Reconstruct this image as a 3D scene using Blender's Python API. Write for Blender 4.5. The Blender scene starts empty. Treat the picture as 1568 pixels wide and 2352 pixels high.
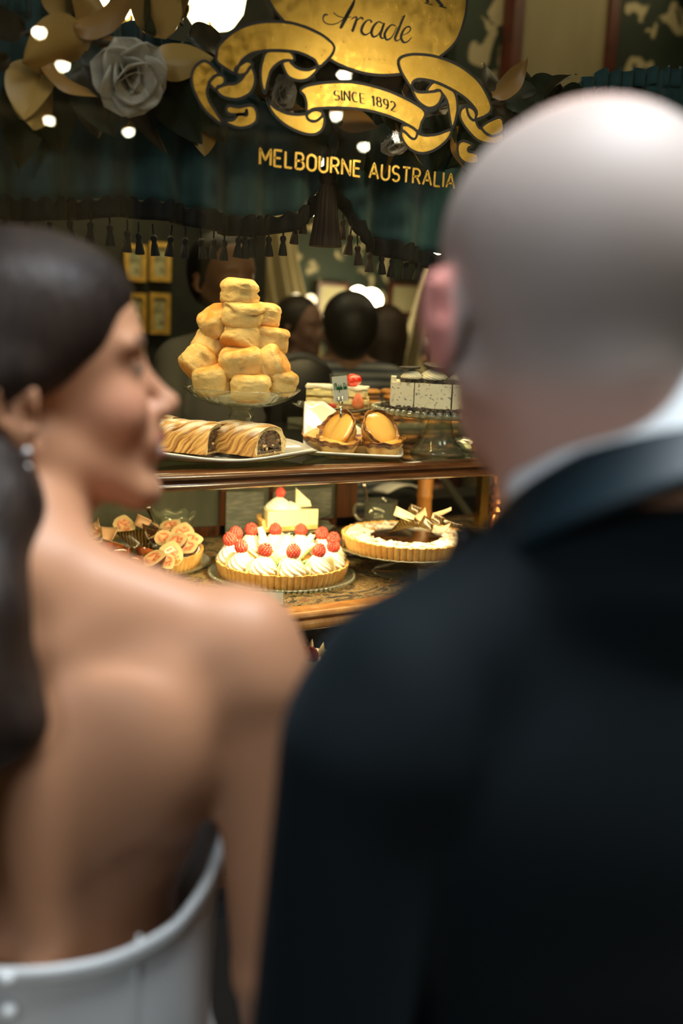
import bpy, math, random
import numpy as np
from mathutils import Vector, Matrix, Euler, noise

S = bpy.context.scene
COL = S.collection
random.seed(7)

# ------------------------------------------------------------------ camera
F = 2352 * 35 / 36
_y, _p, _r = math.radians(30), math.radians(11.2), math.radians(2.6)
CAM = Vector((0, 0, 1.6))
_r0 = Vector((math.cos(_y), -math.sin(_y), 0))
FW = Vector((math.sin(_y) * math.cos(_p), math.cos(_y) * math.cos(_p), -math.sin(_p)))
_u0 = _r0.cross(FW)
RT = _r0 * math.cos(_r) + _u0 * math.sin(_r)
UP = _u0 * math.cos(_r) - _r0 * math.sin(_r)
cd = bpy.data.cameras.new('camera')
cam = bpy.data.objects.new('camera', cd)
COL.objects.link(cam)
cam.matrix_world = Matrix(((RT.x, UP.x, -FW.x, CAM.x), (RT.y, UP.y, -FW.y, CAM.y), (RT.z, UP.z, -FW.z, CAM.z), (0, 0, 0, 1)))
cd.sensor_fit = 'VERTICAL'
cd.sensor_height = 36
cd.lens = 35
cd.clip_start = 0.02
cd.dof.use_dof = True
cd.dof.focus_distance = 1.73
cd.dof.aperture_fstop = 2.0
S.camera = cam

def ray(x, y): return FW + RT * ((x - 784) / F) - UP * ((y - 1176) / F)
def at(x, y, Y):
    d = ray(x, y); return CAM + d * (Y / d.y)
def atz(x, y, z):
    d = ray(x, y); return CAM + d * ((z - 1.6) / d.z)
def atd(x, y, t): return CAM + ray(x, y) * t

# ------------------------------------------------------------------ colour management, world, lights
S.view_settings.view_transform = 'Standard'
S.view_settings.look = 'None'
S.view_settings.exposure = 0.0
S.view_settings.gamma = 1
S.view_settings.use_curve_mapping = False
S.cycles.use_denoising = True
S.cycles.max_bounces = 8
S.cycles.diffuse_bounces = 3
S.cycles.glossy_bounces = 4
S.cycles.transparent_max_bounces = 24
S.cycles.transmission_bounces = 6
S.cycles.sample_clamp_indirect = 4
S.cycles.caustics_reflective = False
S.cycles.caustics_refractive = False
W = bpy.data.worlds.new('world')
S.world = W
W.use_nodes = True
W.node_tree.nodes['Background'].inputs[0].default_value = (0.35, 0.45, 0.6, 1)
W.node_tree.nodes['Background'].inputs[1].default_value = 0.02

R_ = math.radians
def area(name, loc, target, sx, sy, power, color):
    l = bpy.data.lights.new(name, 'AREA')
    l.shape = 'RECTANGLE'; l.size = sx; l.size_y = sy; l.energy = power; l.color = color
    o = bpy.data.objects.new(name, l)
    COL.objects.link(o)
    o.location = loc
    o.rotation_euler = (Vector(target) - Vector(loc)).to_track_quat('-Z', 'Z').to_euler()
    return o
def spot(name, loc, target, power, color, ang=60, blend=.6, rad=.02):
    l = bpy.data.lights.new(name, 'SPOT')
    l.energy = power; l.color = color; l.spot_size = math.radians(ang); l.spot_blend = blend; l.shadow_soft_size = rad
    o = bpy.data.objects.new(name, l)
    COL.objects.link(o)
    o.location = loc
    o.rotation_euler = (Vector(target) - Vector(loc)).to_track_quat('-Z', 'Z').to_euler()
    return o
def point(name, loc, power, color, rad=.05):
    l = bpy.data.lights.new(name, 'POINT')
    l.energy = power; l.color = color; l.shadow_soft_size = rad
    o = bpy.data.objects.new(name, l)
    COL.objects.link(o); o.location = loc
    return o

WARM = (1.0, .74, .36)
sky_ = area('arcade_skylight', (.72, .30, 3.25), (.48, .40, 1.4), 1.3, .8, 22, (.88, .95, 1.0))
sky_.data.spread = R_(75)
area('figures_back_fill', (-1.7, -1.0, 2.6), (.60, .5, 1.78), 1.2, 1.0, 3.0, (.84, .93, 1.0)).data.spread = R_(46)  # added fill for the backs of both figures, kept out of frame
area('lower_tier_strip_light', (.95, 1.56, 1.300), (.95, 1.80, 1.078), 1.5, .03, 6.0, WARM)
spot('tart_spotlight', (.80, 1.62, 1.300), (.86, 1.76, 1.12), 8, (1, .82, .45), 95, .8, .02)
area('window_header_light', (.95, 1.66, 1.99), (.95, 1.70, 1.40), 1.7, .05, 14, WARM)
spot('pastry_front_fill', (1.15, .45, 2.35), (.93, 1.68, 1.40), 30, (1, .80, .48), 42, .7, .08)  # added warm fill on the pastry fronts, no real lamp here
spot('garland_fill', (.15, -.5, 2.9), (.75, 1.5, 1.98), 11, (1, .84, .55), 44, .7, .08)  # invented spot that lifts the garland from the arcade side
spot('drape_fill', (1.9, 3.6, 3.2), (2.15, 4.4, 1.7), 75, WARM, 60, .7, .05)  # extra spot put in only to brighten the cream drape
area('interior_ceiling_light', (2.2, 2.9, 3.0), (2.2, 3.1, 0), 2.5, 1.0, 10, (1, .80, .45))

# ------------------------------------------------------------------ materials
def nodes(name):
    m = bpy.data.materials.new(name)
    m.use_nodes = True
    nt = m.node_tree
    return m, nt, nt.nodes['Principled BSDF']
def lnk(nt, a, b): nt.links.new(a, b)
def c4(c): return (c[0], c[1], c[2], 1)
def ramp(nt, fac, stops):
    r = nt.nodes.new('ShaderNodeValToRGB')
    e = r.color_ramp.elements
    while len(e) < len(stops): e.new(.5)
    for i, (p, c) in enumerate(stops):
        e[i].position = p; e[i].color = c4(c)
    lnk(nt, fac, r.inputs[0])
    return r.outputs[0]
def tex(nt, scale, detail=4, rough=.6, kind='noise', stretch=None, dist=0):
    tc = nt.nodes.new('ShaderNodeTexCoord')
    mp = nt.nodes.new('ShaderNodeMapping')
    lnk(nt, tc.outputs['Object'], mp.inputs[0])
    if stretch: mp.inputs['Scale'].default_value = stretch
    if kind == 'noise':
        t = nt.nodes.new('ShaderNodeTexNoise')
        t.inputs['Scale'].default_value = scale; t.inputs['Detail'].default_value = detail; t.inputs['Roughness'].default_value = rough
        t.inputs['Distortion'].default_value = dist
        lnk(nt, mp.outputs[0], t.inputs['Vector'])
        return t.outputs['Fac']
    if kind == 'voronoi':
        t = nt.nodes.new('ShaderNodeTexVoronoi')
        t.inputs['Scale'].default_value = scale
        lnk(nt, mp.outputs[0], t.inputs['Vector'])
        return t.outputs['Distance']
    t = nt.nodes.new('ShaderNodeTexWave')
    t.inputs['Scale'].default_value = scale; t.inputs['Distortion'].default_value = dist; t.inputs['Detail'].default_value = detail
    t.bands_direction = kind
    lnk(nt, mp.outputs[0], t.inputs['Vector'])
    return t.outputs['Fac']
def mat(name, c1, c2=None, scale=30, lo=.35, hi=.65, rough=.5, metal=0, spec=.5, bump=0, bscale=80, kind='noise', stretch=None, dist=0, coat=0, sss=0, sheen=0, bkind=None, emit=0):
    m, nt, b = nodes(name)
    b.inputs['Roughness'].default_value = rough
    b.inputs['Metallic'].default_value = metal
    b.inputs['Specular IOR Level'].default_value = spec
    b.inputs['Coat Weight'].default_value = coat
    b.inputs['Coat Roughness'].default_value = .08
    if sheen: b.inputs['Sheen Weight'].default_value = sheen
    if sss:
        b.inputs['Subsurface Weight'].default_value = sss
        b.inputs['Subsurface Radius'].default_value = (.012, .006, .003)
        b.inputs['Subsurface Scale'].default_value = 1
    if c2 is None: b.inputs['Base Color'].default_value = c4(c1)
    else: lnk(nt, ramp(nt, tex(nt, scale, kind=kind, stretch=stretch, dist=dist), [(lo, c1), (hi, c2)]), b.inputs['Base Color'])
    if emit:
        b.inputs['Emission Color'].default_value = c4(c1); b.inputs['Emission Strength'].default_value = emit
    if bump:
        bn = nt.nodes.new('ShaderNodeBump')
        bn.inputs['Strength'].default_value = 1; bn.inputs['Distance'].default_value = bump
        lnk(nt, tex(nt, bscale, kind=bkind or 'noise', stretch=stretch), bn.inputs['Height'])
        lnk(nt, bn.outputs[0], b.inputs['Normal'])
    return m
def glass_mat(name, tint=(.93, .95, .9), fac=1.5, rough=.02, haze=0, hazec=(.8, .85, .75)):
    m = bpy.data.materials.new(name); m.use_nodes = True
    nt = m.node_tree; nt.nodes.clear()
    out = nt.nodes.new('ShaderNodeOutputMaterial')
    tr = nt.nodes.new('ShaderNodeBsdfTransparent'); tr.inputs[0].default_value = c4(tint)
    gl = nt.nodes.new('ShaderNodeBsdfGlossy'); gl.inputs['Roughness'].default_value = rough
    lw = nt.nodes.new('ShaderNodeLayerWeight'); lw.inputs[0].default_value = .5
    pw = nt.nodes.new('ShaderNodeMath'); pw.operation = 'POWER'; pw.inputs[1].default_value = 4.5
    mu = nt.nodes.new('ShaderNodeMath'); mu.operation = 'MULTIPLY_ADD'; mu.use_clamp = True; mu.inputs[1].default_value = .9; mu.inputs[2].default_value = .04 * fac
    lnk(nt, lw.outputs['Facing'], pw.inputs[0])
    mx = nt.nodes.new('ShaderNodeMixShader')
    lnk(nt, pw.outputs[0], mu.inputs[0]); lnk(nt, mu.outputs[0], mx.inputs[0])
    base = tr.outputs[0]
    if haze:
        df = nt.nodes.new('ShaderNodeBsdfDiffuse'); df.inputs[0].default_value = c4(hazec)
        m2 = nt.nodes.new('ShaderNodeMixShader'); m2.inputs[0].default_value = haze
        lnk(nt, tr.outputs[0], m2.inputs[1]); lnk(nt, df.outputs[0], m2.inputs[2]); base = m2.outputs[0]
    lnk(nt, base, mx.inputs[1]); lnk(nt, gl.outputs[0], mx.inputs[2])
    lnk(nt, mx.outputs[0], out.inputs[0])
    return m
def attr_mat(name, rough=.5, spec=.4, bump=0, bscale=200, sss=0):
    m, nt, b = nodes(name)
    a = nt.nodes.new('ShaderNodeAttribute'); a.attribute_name = 'Col'
    lnk(nt, a.outputs['Color'], b.inputs['Base Color'])
    b.inputs['Roughness'].default_value = rough; b.inputs['Specular IOR Level'].default_value = spec
    if sss:
        b.inputs['Subsurface Weight'].default_value = sss
        b.inputs['Subsurface Radius'].default_value = (.012, .005, .003); b.inputs['Subsurface Scale'].default_value = 1
    if bump:
        bn = nt.nodes.new('ShaderNodeBump'); bn.inputs['Distance'].default_value = bump
        lnk(nt, tex(nt, bscale), bn.inputs['Height']); lnk(nt, bn.outputs[0], b.inputs['Normal'])
    return m
def emit_mat(name, c, s):
    return mat(name, c, emit=s)

# ------------------------------------------------------------------ geometry kit
class G:
    def __init__(s): s.v = []; s.f = []; s.m = []; s.c = None
    def add(s, v, f, M=None, mi=0):
        o = len(s.v)
        if M is not None: v = [M @ Vector(p) for p in v]
        s.v += [tuple(p) for p in v]; s.f += [tuple(i + o for i in q) for q in f]; s.m += [mi] * len(f)
        return s
    def box(s, a, b, M=None, mi=0):
        x0, y0, z0 = a; x1, y1, z1 = b
        v = [(x0, y0, z0), (x1, y0, z0), (x1, y1, z0), (x0, y1, z0), (x0, y0, z1), (x1, y0, z1), (x1, y1, z1), (x0, y1, z1)]
        return s.add(v, [(0, 3, 2, 1), (4, 5, 6, 7), (0, 1, 5, 4), (1, 2, 6, 5), (2, 3, 7, 6), (3, 0, 4, 7)], M, mi)
    def lathe(s, prof, n=48, rf=None, zf=None, M=None, mi=0, sx=1, sy=1):
        v = []; f = []
        for i, (r, z) in enumerate(prof):
            for j in range(n):
                a = 2 * math.pi * j / n
                rr = r * (rf(a, i, r, z) if rf else 1)
                zz = z + (zf(a, i, r, z) if zf else 0)
                v.append((rr * math.cos(a) * sx, rr * math.sin(a) * sy, zz))
        for i in range(len(prof) - 1):
            for j in range(n):
                k = (j + 1) % n
                f.append((i * n + j, i * n + k, (i + 1) * n + k, (i + 1) * n + j))
        if prof[0][0] > 1e-4: f.append(tuple(range(n - 1, -1, -1)))
        if prof[-1][0] > 1e-4: f.append(tuple((len(prof) - 1) * n + j for j in range(n)))
        return s.add(v, f, M, mi)
    def tube(s, pts, rad, n=10, M=None, mi=0, cap=True, flat=1):
        pts = [Vector(p) for p in pts]
        if not isinstance(rad, (list, tuple)): rad = [rad] * len(pts)
        v = []; f = []
        t0 = (pts[1] - pts[0]).normalized()
        nrm = t0.orthogonal().normalized()
        for i, p in enumerate(pts):
            t = (pts[min(i + 1, len(pts) - 1)] - pts[max(i - 1, 0)]).normalized()
            nrm = (nrm - t * nrm.dot(t)).normalized()
            bn = t.cross(nrm)
            for j in range(n):
                a = 2 * math.pi * j / n
                v.append(p + (nrm * math.cos(a) + bn * math.sin(a) * flat) * rad[i])
        for i in range(len(pts) - 1):
            for j in range(n):
                k = (j + 1) % n
                f.append((i * n + j, i * n + k, (i + 1) * n + k, (i + 1) * n + j))
        if cap:
            f.append(tuple(range(n - 1, -1, -1))); f.append(tuple((len(pts) - 1) * n + j for j in range(n)))
        return s.add(v, f, M, mi)
    def grid(s, fn, nu, nv, M=None, mi=0, closed=False, thick=0):
        # fn(u,v) -> Vector, u,v in 0..1 ; thick>0 gives a slab
        P = [[Vector(fn(i / nu, j / nv)) for j in range(nv + 1)] for i in range(nu + 1)]
        if not thick:
            v = [p for r in P for p in r]
            f = [(i * (nv + 1) + j, (i + 1) * (nv + 1) + j, (i + 1) * (nv + 1) + j + 1, i * (nv + 1) + j + 1) for i in range(nu) for j in range(nv)]
            return s.add(v, f, M, mi)
        top = []; bot = []
        for i in range(nu + 1):
            for j in range(nv + 1):
                du = P[min(i + 1, nu)][j] - P[max(i - 1, 0)][j]; dv = P[i][min(j + 1, nv)] - P[i][max(j - 1, 0)]
                n = du.cross(dv); n = n.normalized() if n.length > 1e-12 else Vector((0, 0, 1))
                top.append(P[i][j] + n * thick / 2); bot.append(P[i][j] - n * thick / 2)
        m_ = nv + 1; o = len(top)
        f = []
        for i in range(nu):
            for j in range(nv):
                a = (i * m_ + j, (i + 1) * m_ + j, (i + 1) * m_ + j + 1, i * m_ + j + 1)
                f.append(a); f.append(tuple(k + o for k in reversed(a)))
        for i in range(nu):
            for j in (0, nv):
                a, b = i * m_ + j, (i + 1) * m_ + j
                f.append((b, a, a + o, b + o) if j == 0 else (a, b, b + o, a + o))
        for j in range(nv):
            for i in (0, nu):
                a, b = i * m_ + j, i * m_ + j + 1
                f.append((a, b, b + o, a + o) if i == 0 else (b, a, a + o, b + o))
        return s.add(top + bot, f, M, mi)
    def prism(s, poly, z0, z1, M=None, mi=0):
        n = len(poly)
        v = [(x, y, z0) for x, y in poly] + [(x, y, z1) for x, y in poly]
        f = [tuple(range(n - 1, -1, -1)), tuple(range(n, 2 * n))] + [(i, (i + 1) % n, n + (i + 1) % n, n + i) for i in range(n)]
        return s.add(v, f, M, mi)
    def ball(s, c, r, n=12, M=None, mi=0, sc=(1, 1, 1)):
        m = max(4, n // 2)
        prof = [(r * math.sin(math.pi * i / m), -r * math.cos(math.pi * i / m)) for i in range(m + 1)]
        prof[0] = (1e-6, -r); prof[-1] = (1e-6, r)
        MM = Matrix.Translation(c) @ Matrix.Diagonal((sc[0], sc[1], sc[2], 1))
        return s.lathe(prof, n, M=(M @ MM if M is not None else MM), mi=mi)
    def mesh(s, name, mats, smooth=True, merge=True):
        me = bpy.data.meshes.new(name)
        me.from_pydata(s.v, [], s.f)
        for m in (mats if isinstance(mats, (list, tuple)) else [mats]): me.materials.append(m)
        if any(s.m): me.polygons.foreach_set('material_index', s.m)
        if s.c is not None:
            a = me.color_attributes.new('Col', 'FLOAT_COLOR', 'POINT')
            a.data.foreach_set('color', np.asarray(s.c, dtype=np.float32).ravel())
        elif merge and len(s.v) < 60000:
            import bmesh
            b = bmesh.new(); b.from_mesh(me); bmesh.ops.remove_doubles(b, verts=b.verts, dist=2e-6)
            b.to_mesh(me); b.free()
        me.update()
        if smooth is True:
            me.polygons.foreach_set('use_smooth', [True] * len(me.polygons))
        elif smooth:
            me.polygons.foreach_set('use_smooth', [True] * len(me.polygons))
            me.set_sharp_from_angle(angle=math.radians(smooth))
        return me
def put(name, g, m, parent=None, loc=(0, 0, 0), rot=(0, 0, 0), smooth=40, label=None):
    me = g if isinstance(g, bpy.types.Mesh) else g.mesh(name, m, smooth)
    o = bpy.data.objects.new(name, me)
    COL.objects.link(o)
    o.location = loc; o.rotation_euler = rot
    if parent: o.parent = parent
    if label: o['label'] = label
    return o
def tag(o, label, cat, group=None):
    o['label'] = label; o['category'] = cat
    if group: o['group'] = group
    return o
def thing(name, label, cat, loc, group=None, rot=(0, 0, 0)):
    o = bpy.data.objects.new(name, None)
    o.empty_display_size = .02
    COL.objects.link(o)
    o.location = loc; o.rotation_euler = rot
    return tag(o, label, cat, group)
def solo(name, g, m, label, cat, loc=(0, 0, 0), rot=(0, 0, 0), group=None, smooth=40):
    return tag(put(name, g, m, None, loc, rot, smooth), label, cat, group)
def struct(name, g, m, smooth=40):
    o = put(name, g, m, smooth=smooth); o['kind'] = 'structure'; return o
def dup(root, loc, rot=None, label=None, group=None, scale=None):
    r = root.copy(); COL.objects.link(r); r.location = loc
    if rot: r.rotation_euler = rot
    if scale: r.scale = scale
    if label: r['label'] = label
    if group: r['group'] = group
    for ch in list(root.children):
        c = ch.copy(); COL.objects.link(c); c.parent = r
        for g in ch.children:
            d = g.copy(); COL.objects.link(d); d.parent = c
    return r
def catmull(P, n=8, closed=True):
    P = [Vector(p) for p in P]; out = []; N = len(P)
    for i in range(N if closed else N - 1):
        if closed: a, b, c, d = P[i - 1], P[i], P[(i + 1) % N], P[(i + 2) % N]
        else: a, b, c, d = P[max(i - 1, 0)], P[i], P[i + 1], P[min(i + 2, N - 1)]
        for k in range(n):
            t = k / n
            out.append(.5 * ((2 * b) + (c - a) * t + (2 * a - 5 * b + 4 * c - d) * t * t + (3 * b - a - 3 * c + d) * t ** 3))
    if not closed: out.append(P[-1])
    return out
def interp(tab, x):
    return float(np.interp(x, [a for a, b in tab], [b for a, b in tab]))
def T(x, y, z): return Matrix.Translation((x, y, z))
def RZ(a): return Matrix.Rotation(a, 4, 'Z')
def RX(a): return Matrix.Rotation(a, 4, 'X')
def RY(a): return Matrix.Rotation(a, 4, 'Y')
R_ = math.radians

# ---- signed distance bodies, meshed with surface nets
class Sdf:
    def __init__(s): s.p = []
    def cap(s, a, b, ra, rb=None, k=.015, sub=False):
        s.p.append(('c', np.array(a, float), np.array(b, float), ra, ra if rb is None else rb, k, sub)); return s
    def ell(s, c, r, k=.015, M=None, sub=False):
        s.p.append(('e', np.array(c, float), np.array(r, float), M, None, k, sub)); return s
    def xf(s, M):
        # transform every primitive by a rigid matrix
        R3 = np.array(M.to_3x3())
        q = []
        for t, a, b, c, d, k, sub in s.p:
            a2 = np.array(M @ Vector(a))
            if t == 'c': q.append((t, a2, np.array(M @ Vector(b)), c, d, k, sub))
            else: q.append((t, a2, b, (R3 if c is None else R3 @ c), None, k, sub))
        s.p = q; return s
    def join(s, o): s.p += o.p; return s
    def bounds(s):
        lo = np.full(3, 9e9); hi = -lo
        for t, a, b, c, d, k, sub in s.p:
            if sub: continue
            if t == 'c':
                r = max(c, d); lo = np.minimum(lo, np.minimum(a, b) - r); hi = np.maximum(hi, np.maximum(a, b) + r)
            else:
                r = b.max(); lo = np.minimum(lo, a - r); hi = np.maximum(hi, a + r)
        return lo - .02, hi + .02
    def mesh(s, h, clip=None, rough=None):
        lo, hi = s.bounds()
        if clip:
            for i in range(3):
                if clip[0][i] is not None: lo[i] = max(lo[i], clip[0][i])
                if clip[1][i] is not None: hi[i] = min(hi[i], clip[1][i])
        n = np.ceil((hi - lo) / h).astype(int) + 1
        ax = [lo[i] + h * np.arange(n[i]) for i in range(3)]
        V = np.full(n, .06, dtype=np.float32)
        for t, a, b, c, d, k, sub in s.p:
            if t == 'c':
                r = max(c, d); bl = np.minimum(a, b) - r; bh = np.maximum(a, b) + r
            else: bl = a - b.max(); bh = a + b.max()
            m_ = .02 + k
            i0 = np.clip(((bl - m_ - lo) / h).astype(int), 0, n); i1 = np.clip(((bh + m_ - lo) / h).astype(int) + 2, 0, n)
            if (i1 <= i0).any(): continue
            sl = tuple(slice(i0[i], i1[i]) for i in range(3))
            X, Y, Z = np.meshgrid(ax[0][sl[0]], ax[1][sl[1]], ax[2][sl[2]], indexing='ij')
            if t == 'c':
                ba = b - a; L = max(ba @ ba, 1e-12)
                px, py, pz = X - a[0], Y - a[1], Z - a[2]
                tt = np.clip((px * ba[0] + py * ba[1] + pz * ba[2]) / L, 0, 1)
                dd = np.sqrt((px - ba[0] * tt) ** 2 + (py - ba[1] * tt) ** 2 + (pz - ba[2] * tt) ** 2) - (c + (d - c) * tt)
            else:
                px, py, pz = X - a[0], Y - a[1], Z - a[2]
                if c is not None:
                    px, py, pz = (px * c[0, 0] + py * c[1, 0] + pz * c[2, 0], px * c[0, 1] + py * c[1, 1] + pz * c[2, 1], px * c[0, 2] + py * c[1, 2] + pz * c[2, 2])
                k0 = np.sqrt((px / b[0]) ** 2 + (py / b[1]) ** 2 + (pz / b[2]) ** 2)
                k1 = np.sqrt((px / b[0] ** 2) ** 2 + (py / b[1] ** 2) ** 2 + (pz / b[2] ** 2) ** 2) + 1e-9
                dd = k0 * (k0 - 1) / k1
            o = V[sl]
            if sub:
                dd = -dd; o2 = -o; dn = -dd
                hh = np.clip(.5 + .5 * (-dn + -o2 * -1) / k, 0, 1) if False else None
                # smooth subtraction: max(o, dd) smoothly
                q = np.clip(.5 + .5 * (dd - o) / k, 0, 1)
                V[sl] = o * (1 - q) + dd * q + k * q * (1 - q)
            else:
                q = np.clip(.5 + .5 * (dd - o) / k, 0, 1)
                V[sl] = dd * (1 - q) + o * q - k * q * (1 - q)
        if rough is not None:
            X, Y, Z = np.meshgrid(*ax, indexing='ij'); V = V + rough(X, Y, Z).astype(np.float32)
        return snet(V, lo, h)
def snet(V, lo, h):
    V = np.pad(V, 1, constant_values=.05); lo = lo - h
    I = V < 0
    n = V.shape
    c = sum(I[i:n[0] - 1 + i, j:n[1] - 1 + j, k:n[2] - 1 + k].astype(np.int8) for i in (0, 1) for j in (0, 1) for k in (0, 1))
    act = (c > 0) & (c < 8)
    idx = np.argwhere(act)
    pos = np.zeros((len(idx), 3)); cnt = np.zeros(len(idx))
    cor = [(i, j, k) for i in (0, 1) for j in (0, 1) for k in (0, 1)]
    for a in cor:
        for ax in range(3):
            if a[ax] == 0:
                b = list(a); b[ax] = 1
                va = V[idx[:, 0] + a[0], idx[:, 1] + a[1], idx[:, 2] + a[2]]
                vb = V[idx[:, 0] + b[0], idx[:, 1] + b[1], idx[:, 2] + b[2]]
                x = (va < 0) != (vb < 0)
                t = np.where(x, va / np.where(x, va - vb, 1), 0)
                p = np.tile(np.array(a, float), (len(idx), 1)); p[:, ax] += t
                pos += p * x[:, None]; cnt += x
    P = lo + h * (idx + pos / cnt[:, None])
    num = -np.ones(act.shape, int); num[act] = np.arange(len(idx))
    faces = []
    for ax in range(3):
        s0 = [slice(None)] * 3; s1 = [slice(None)] * 3
        s0[ax] = slice(0, n[ax] - 1); s1[ax] = slice(1, n[ax])
        x = I[tuple(s0)] != I[tuple(s1)]
        e = np.argwhere(x)
        o1, o2 = (ax + 1) % 3, (ax + 2) % 3
        ok = (e[:, o1] > 0) & (e[:, o2] > 0) & (e[:, o1] < n[o1] - 1) & (e[:, o2] < n[o2] - 1)
        e = e[ok]
        ins = I[e[:, 0], e[:, 1], e[:, 2]]
        def cell(d1, d2):
            q = e.copy(); q[:, o1] -= d1; q[:, o2] -= d2
            return num[q[:, 0], q[:, 1], q[:, 2]]
        qd = np.stack([cell(1, 1), cell(0, 1), cell(0, 0), cell(1, 0)], 1)
        qd[~ins] = qd[~ins][:, ::-1]
        faces.append(qd)
    return P, np.concatenate(faces)
def sdf_put(name, sd, h, m, parent=None, clip=None, colf=None, smooth_it=2, label=None, rough=None):
    P, Fq = sd.mesh(h, clip, rough)
    g = G(); g.v = P.tolist(); g.f = [tuple(q) for q in Fq.tolist()]; g.m = [0] * len(g.f)
    if smooth_it:
        # Laplacian smoothing over quads
        for _ in range(smooth_it):
            A = np.zeros_like(P); C = np.zeros(len(P))
            for a, b in ((0, 1), (1, 2), (2, 3), (3, 0)):
                for i, j in ((a, b), (b, a)):
                    np.add.at(A, Fq[:, i], P[Fq[:, j]]); np.add.at(C, Fq[:, i], 1)
            P = P * .4 + .6 * A / np.maximum(C, 1)[:, None]
        g.v = P.tolist()
    if colf is not None:
        col = np.ones((len(P), 4)); col[:, :3] = colf(P); g.c = col
    return put(name, g, m, parent, smooth=True, label=label)

# ================================================================== THE SETTING
GY = 1.40                       # the shop window stands at y = 1.40
ZU, ZL = 1.338, 1.078           # tops of the two display tiers
m_floor = mat('tiles', (.10, .08, .06), (.20, .17, .13), 6, rough=.25, kind='voronoi')
m_carpet = mat('dark_carpet', (.03, .035, .03), (.05, .04, .03), 20, rough=.9)
m_ceiling = mat('cream_ceiling', (.45, .40, .28), (.50, .45, .32), 2, rough=.7)
m_paper = None
def wallpaper():
    m, nt, b = nodes('leafy_wallpaper')
    n1 = tex(nt, 7.5, detail=1.5, rough=.4, dist=1.4)
    n2 = tex(nt, 3, detail=2)
    base = ramp(nt, n2, [(.35, (.012, .022, .014)), (.65, (.022, .037, .025))])
    msk = ramp(nt, n1, [(.555, (0, 0, 0)), (.60, (1, 1, 1))])
    mx = nt.nodes.new('ShaderNodeMix'); mx.data_type = 'RGBA'
    lnk(nt, msk, mx.inputs[0]); lnk(nt, base, mx.inputs[6]); mx.inputs[7].default_value = (.42, .36, .22, 1)
    lnk(nt, mx.outputs[2], b.inputs['Base Color']); b.inputs['Roughness'].default_value = .7
    return m
m_paper = wallpaper()
m_mahog = mat('mahogany', (.055, .016, .005), (.20, .070, .018), 6, rough=.22, kind='noise', stretch=(1, 12, 12), coat=.6, spec=.5)
m_mahog_y = mat('mahogany_upright', (.035, .010, .004), (.11, .035, .010), 6, rough=.25, stretch=(12, 12, 1), coat=.5)
m_oak = mat('orange_wood', (.42, .16, .035), (.62, .28, .07), 9, rough=.35, stretch=(6, 6, 1), coat=.4)
m_black = mat('black_paint', (.006, .006, .007), rough=.4)
m_brass = mat('brass', (.75, .50, .16), rough=.22, metal=1)
m_cream_wall = mat('cream_arcade_wall', (.62, .55, .34), (.52, .44, .25), 1.2, rough=.8)
m_arc_floor = mat('mosaic_floor', (.20, .17, .13), (.34, .30, .24), 12, rough=.3, kind='voronoi')

struct('floor', G().box((-3, 1.46, -.02), (6.5, 6.4, 0)), m_carpet)
struct('floor_arcade', G().box((-6, -11, -.03), (10, 1.46, -.001)), m_arc_floor)
struct('wall_back', G().box((-3, 6.30, 0), (6.5, 6.40, 3.4)), m_paper)
struct('wall_left', G().box((-3.08, 1.46, 0), (-3, 6.4, 3.4)), m_paper)
struct('wall_right', G().box((6.5, 1.46, 0), (6.58, 6.4, 3.4)), m_paper)
struct('ceiling', G().box((-3, 1.46, 3.4), (6.5, 6.4, 3.48)), m_ceiling)
# shop front below and beside the window pane
sf = G().box((-3, 1.36, 0), (6.5, 1.44, .62)).box((-3, 1.36, .62), (-.8, 1.44, 3.5)).box((3.6, 1.36, .62), (6.5, 1.44, 3.5)).box((-.8, 1.36, 2.40), (3.6, 1.44, 3.5))
struct('wall_front', sf, m_black)
pane_mat = glass_mat('window_glass', (.97, .98, .96), fac=.5, rough=.0)
struct('window_1', G().box((-.8, GY, .62), (3.6, GY + .006, 2.40)), pane_mat)
# the arcade outside: opposite shop fronts, ceiling with beams
struct('wall_arcade', G().box((-6, -11.1, 0), (10, -11, 3.7)).box((-6, -10.96, 1.9), (10, -10.9, 2.15)), m_cream_wall)
bm_ = G().box((-6, -11, 3.62), (10, -1.9, 3.70)).box((-6, .5, 3.62), (10, 1.36, 3.7)).box((-6, -1.9, 3.62), (-.1, .5, 3.7)).box((3.6, -1.9, 3.62), (10, .5, 3.7))
for i in range(9):
    bm_.box((-5 + i * 1.8, -11, 3.5), (-4.75 + i * 1.8, -1.9, 3.62))
bm_.box((-6, -7.1, 3.45), (10, -6.8, 3.62)).box((-6, -4.0, 3.45), (10, -3.75, 3.62))
struct('ceiling_arcade', bm_, m_ceiling)
# arcade columns (mirrored by the gold leaf)
m_col = mat('pale_column', (.80, .72, .45), (.7, .62, .36), 3, rough=.6)
for i, (cx, cy, lab) in enumerate([(2.15, -3.2, 'pale square arcade column mirrored in the gilding, nearer one'), (4.9, -4.4, 'pale square arcade column mirrored in the gilding, farther one')]):
    t = thing('arcade_column', lab, 'column', (cx, cy, 0), 'arcade columns opposite the window')
    put('shaft', G().box((-.16, -.16, .25), (.16, .16, 3.3)), m_col, t)
    put('plinth', G().box((-.22, -.22, 0), (.22, .22, .25)), m_col, t)
    put('capital', G().box((-.22, -.22, 3.3), (.22, .22, 3.45)), m_col, t)
area('arcade_wall_light', (3.5, -8.0, 3.3), (3.5, -10.9, 1.9), 6, .4, 48, (1, .78, .42))
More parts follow.
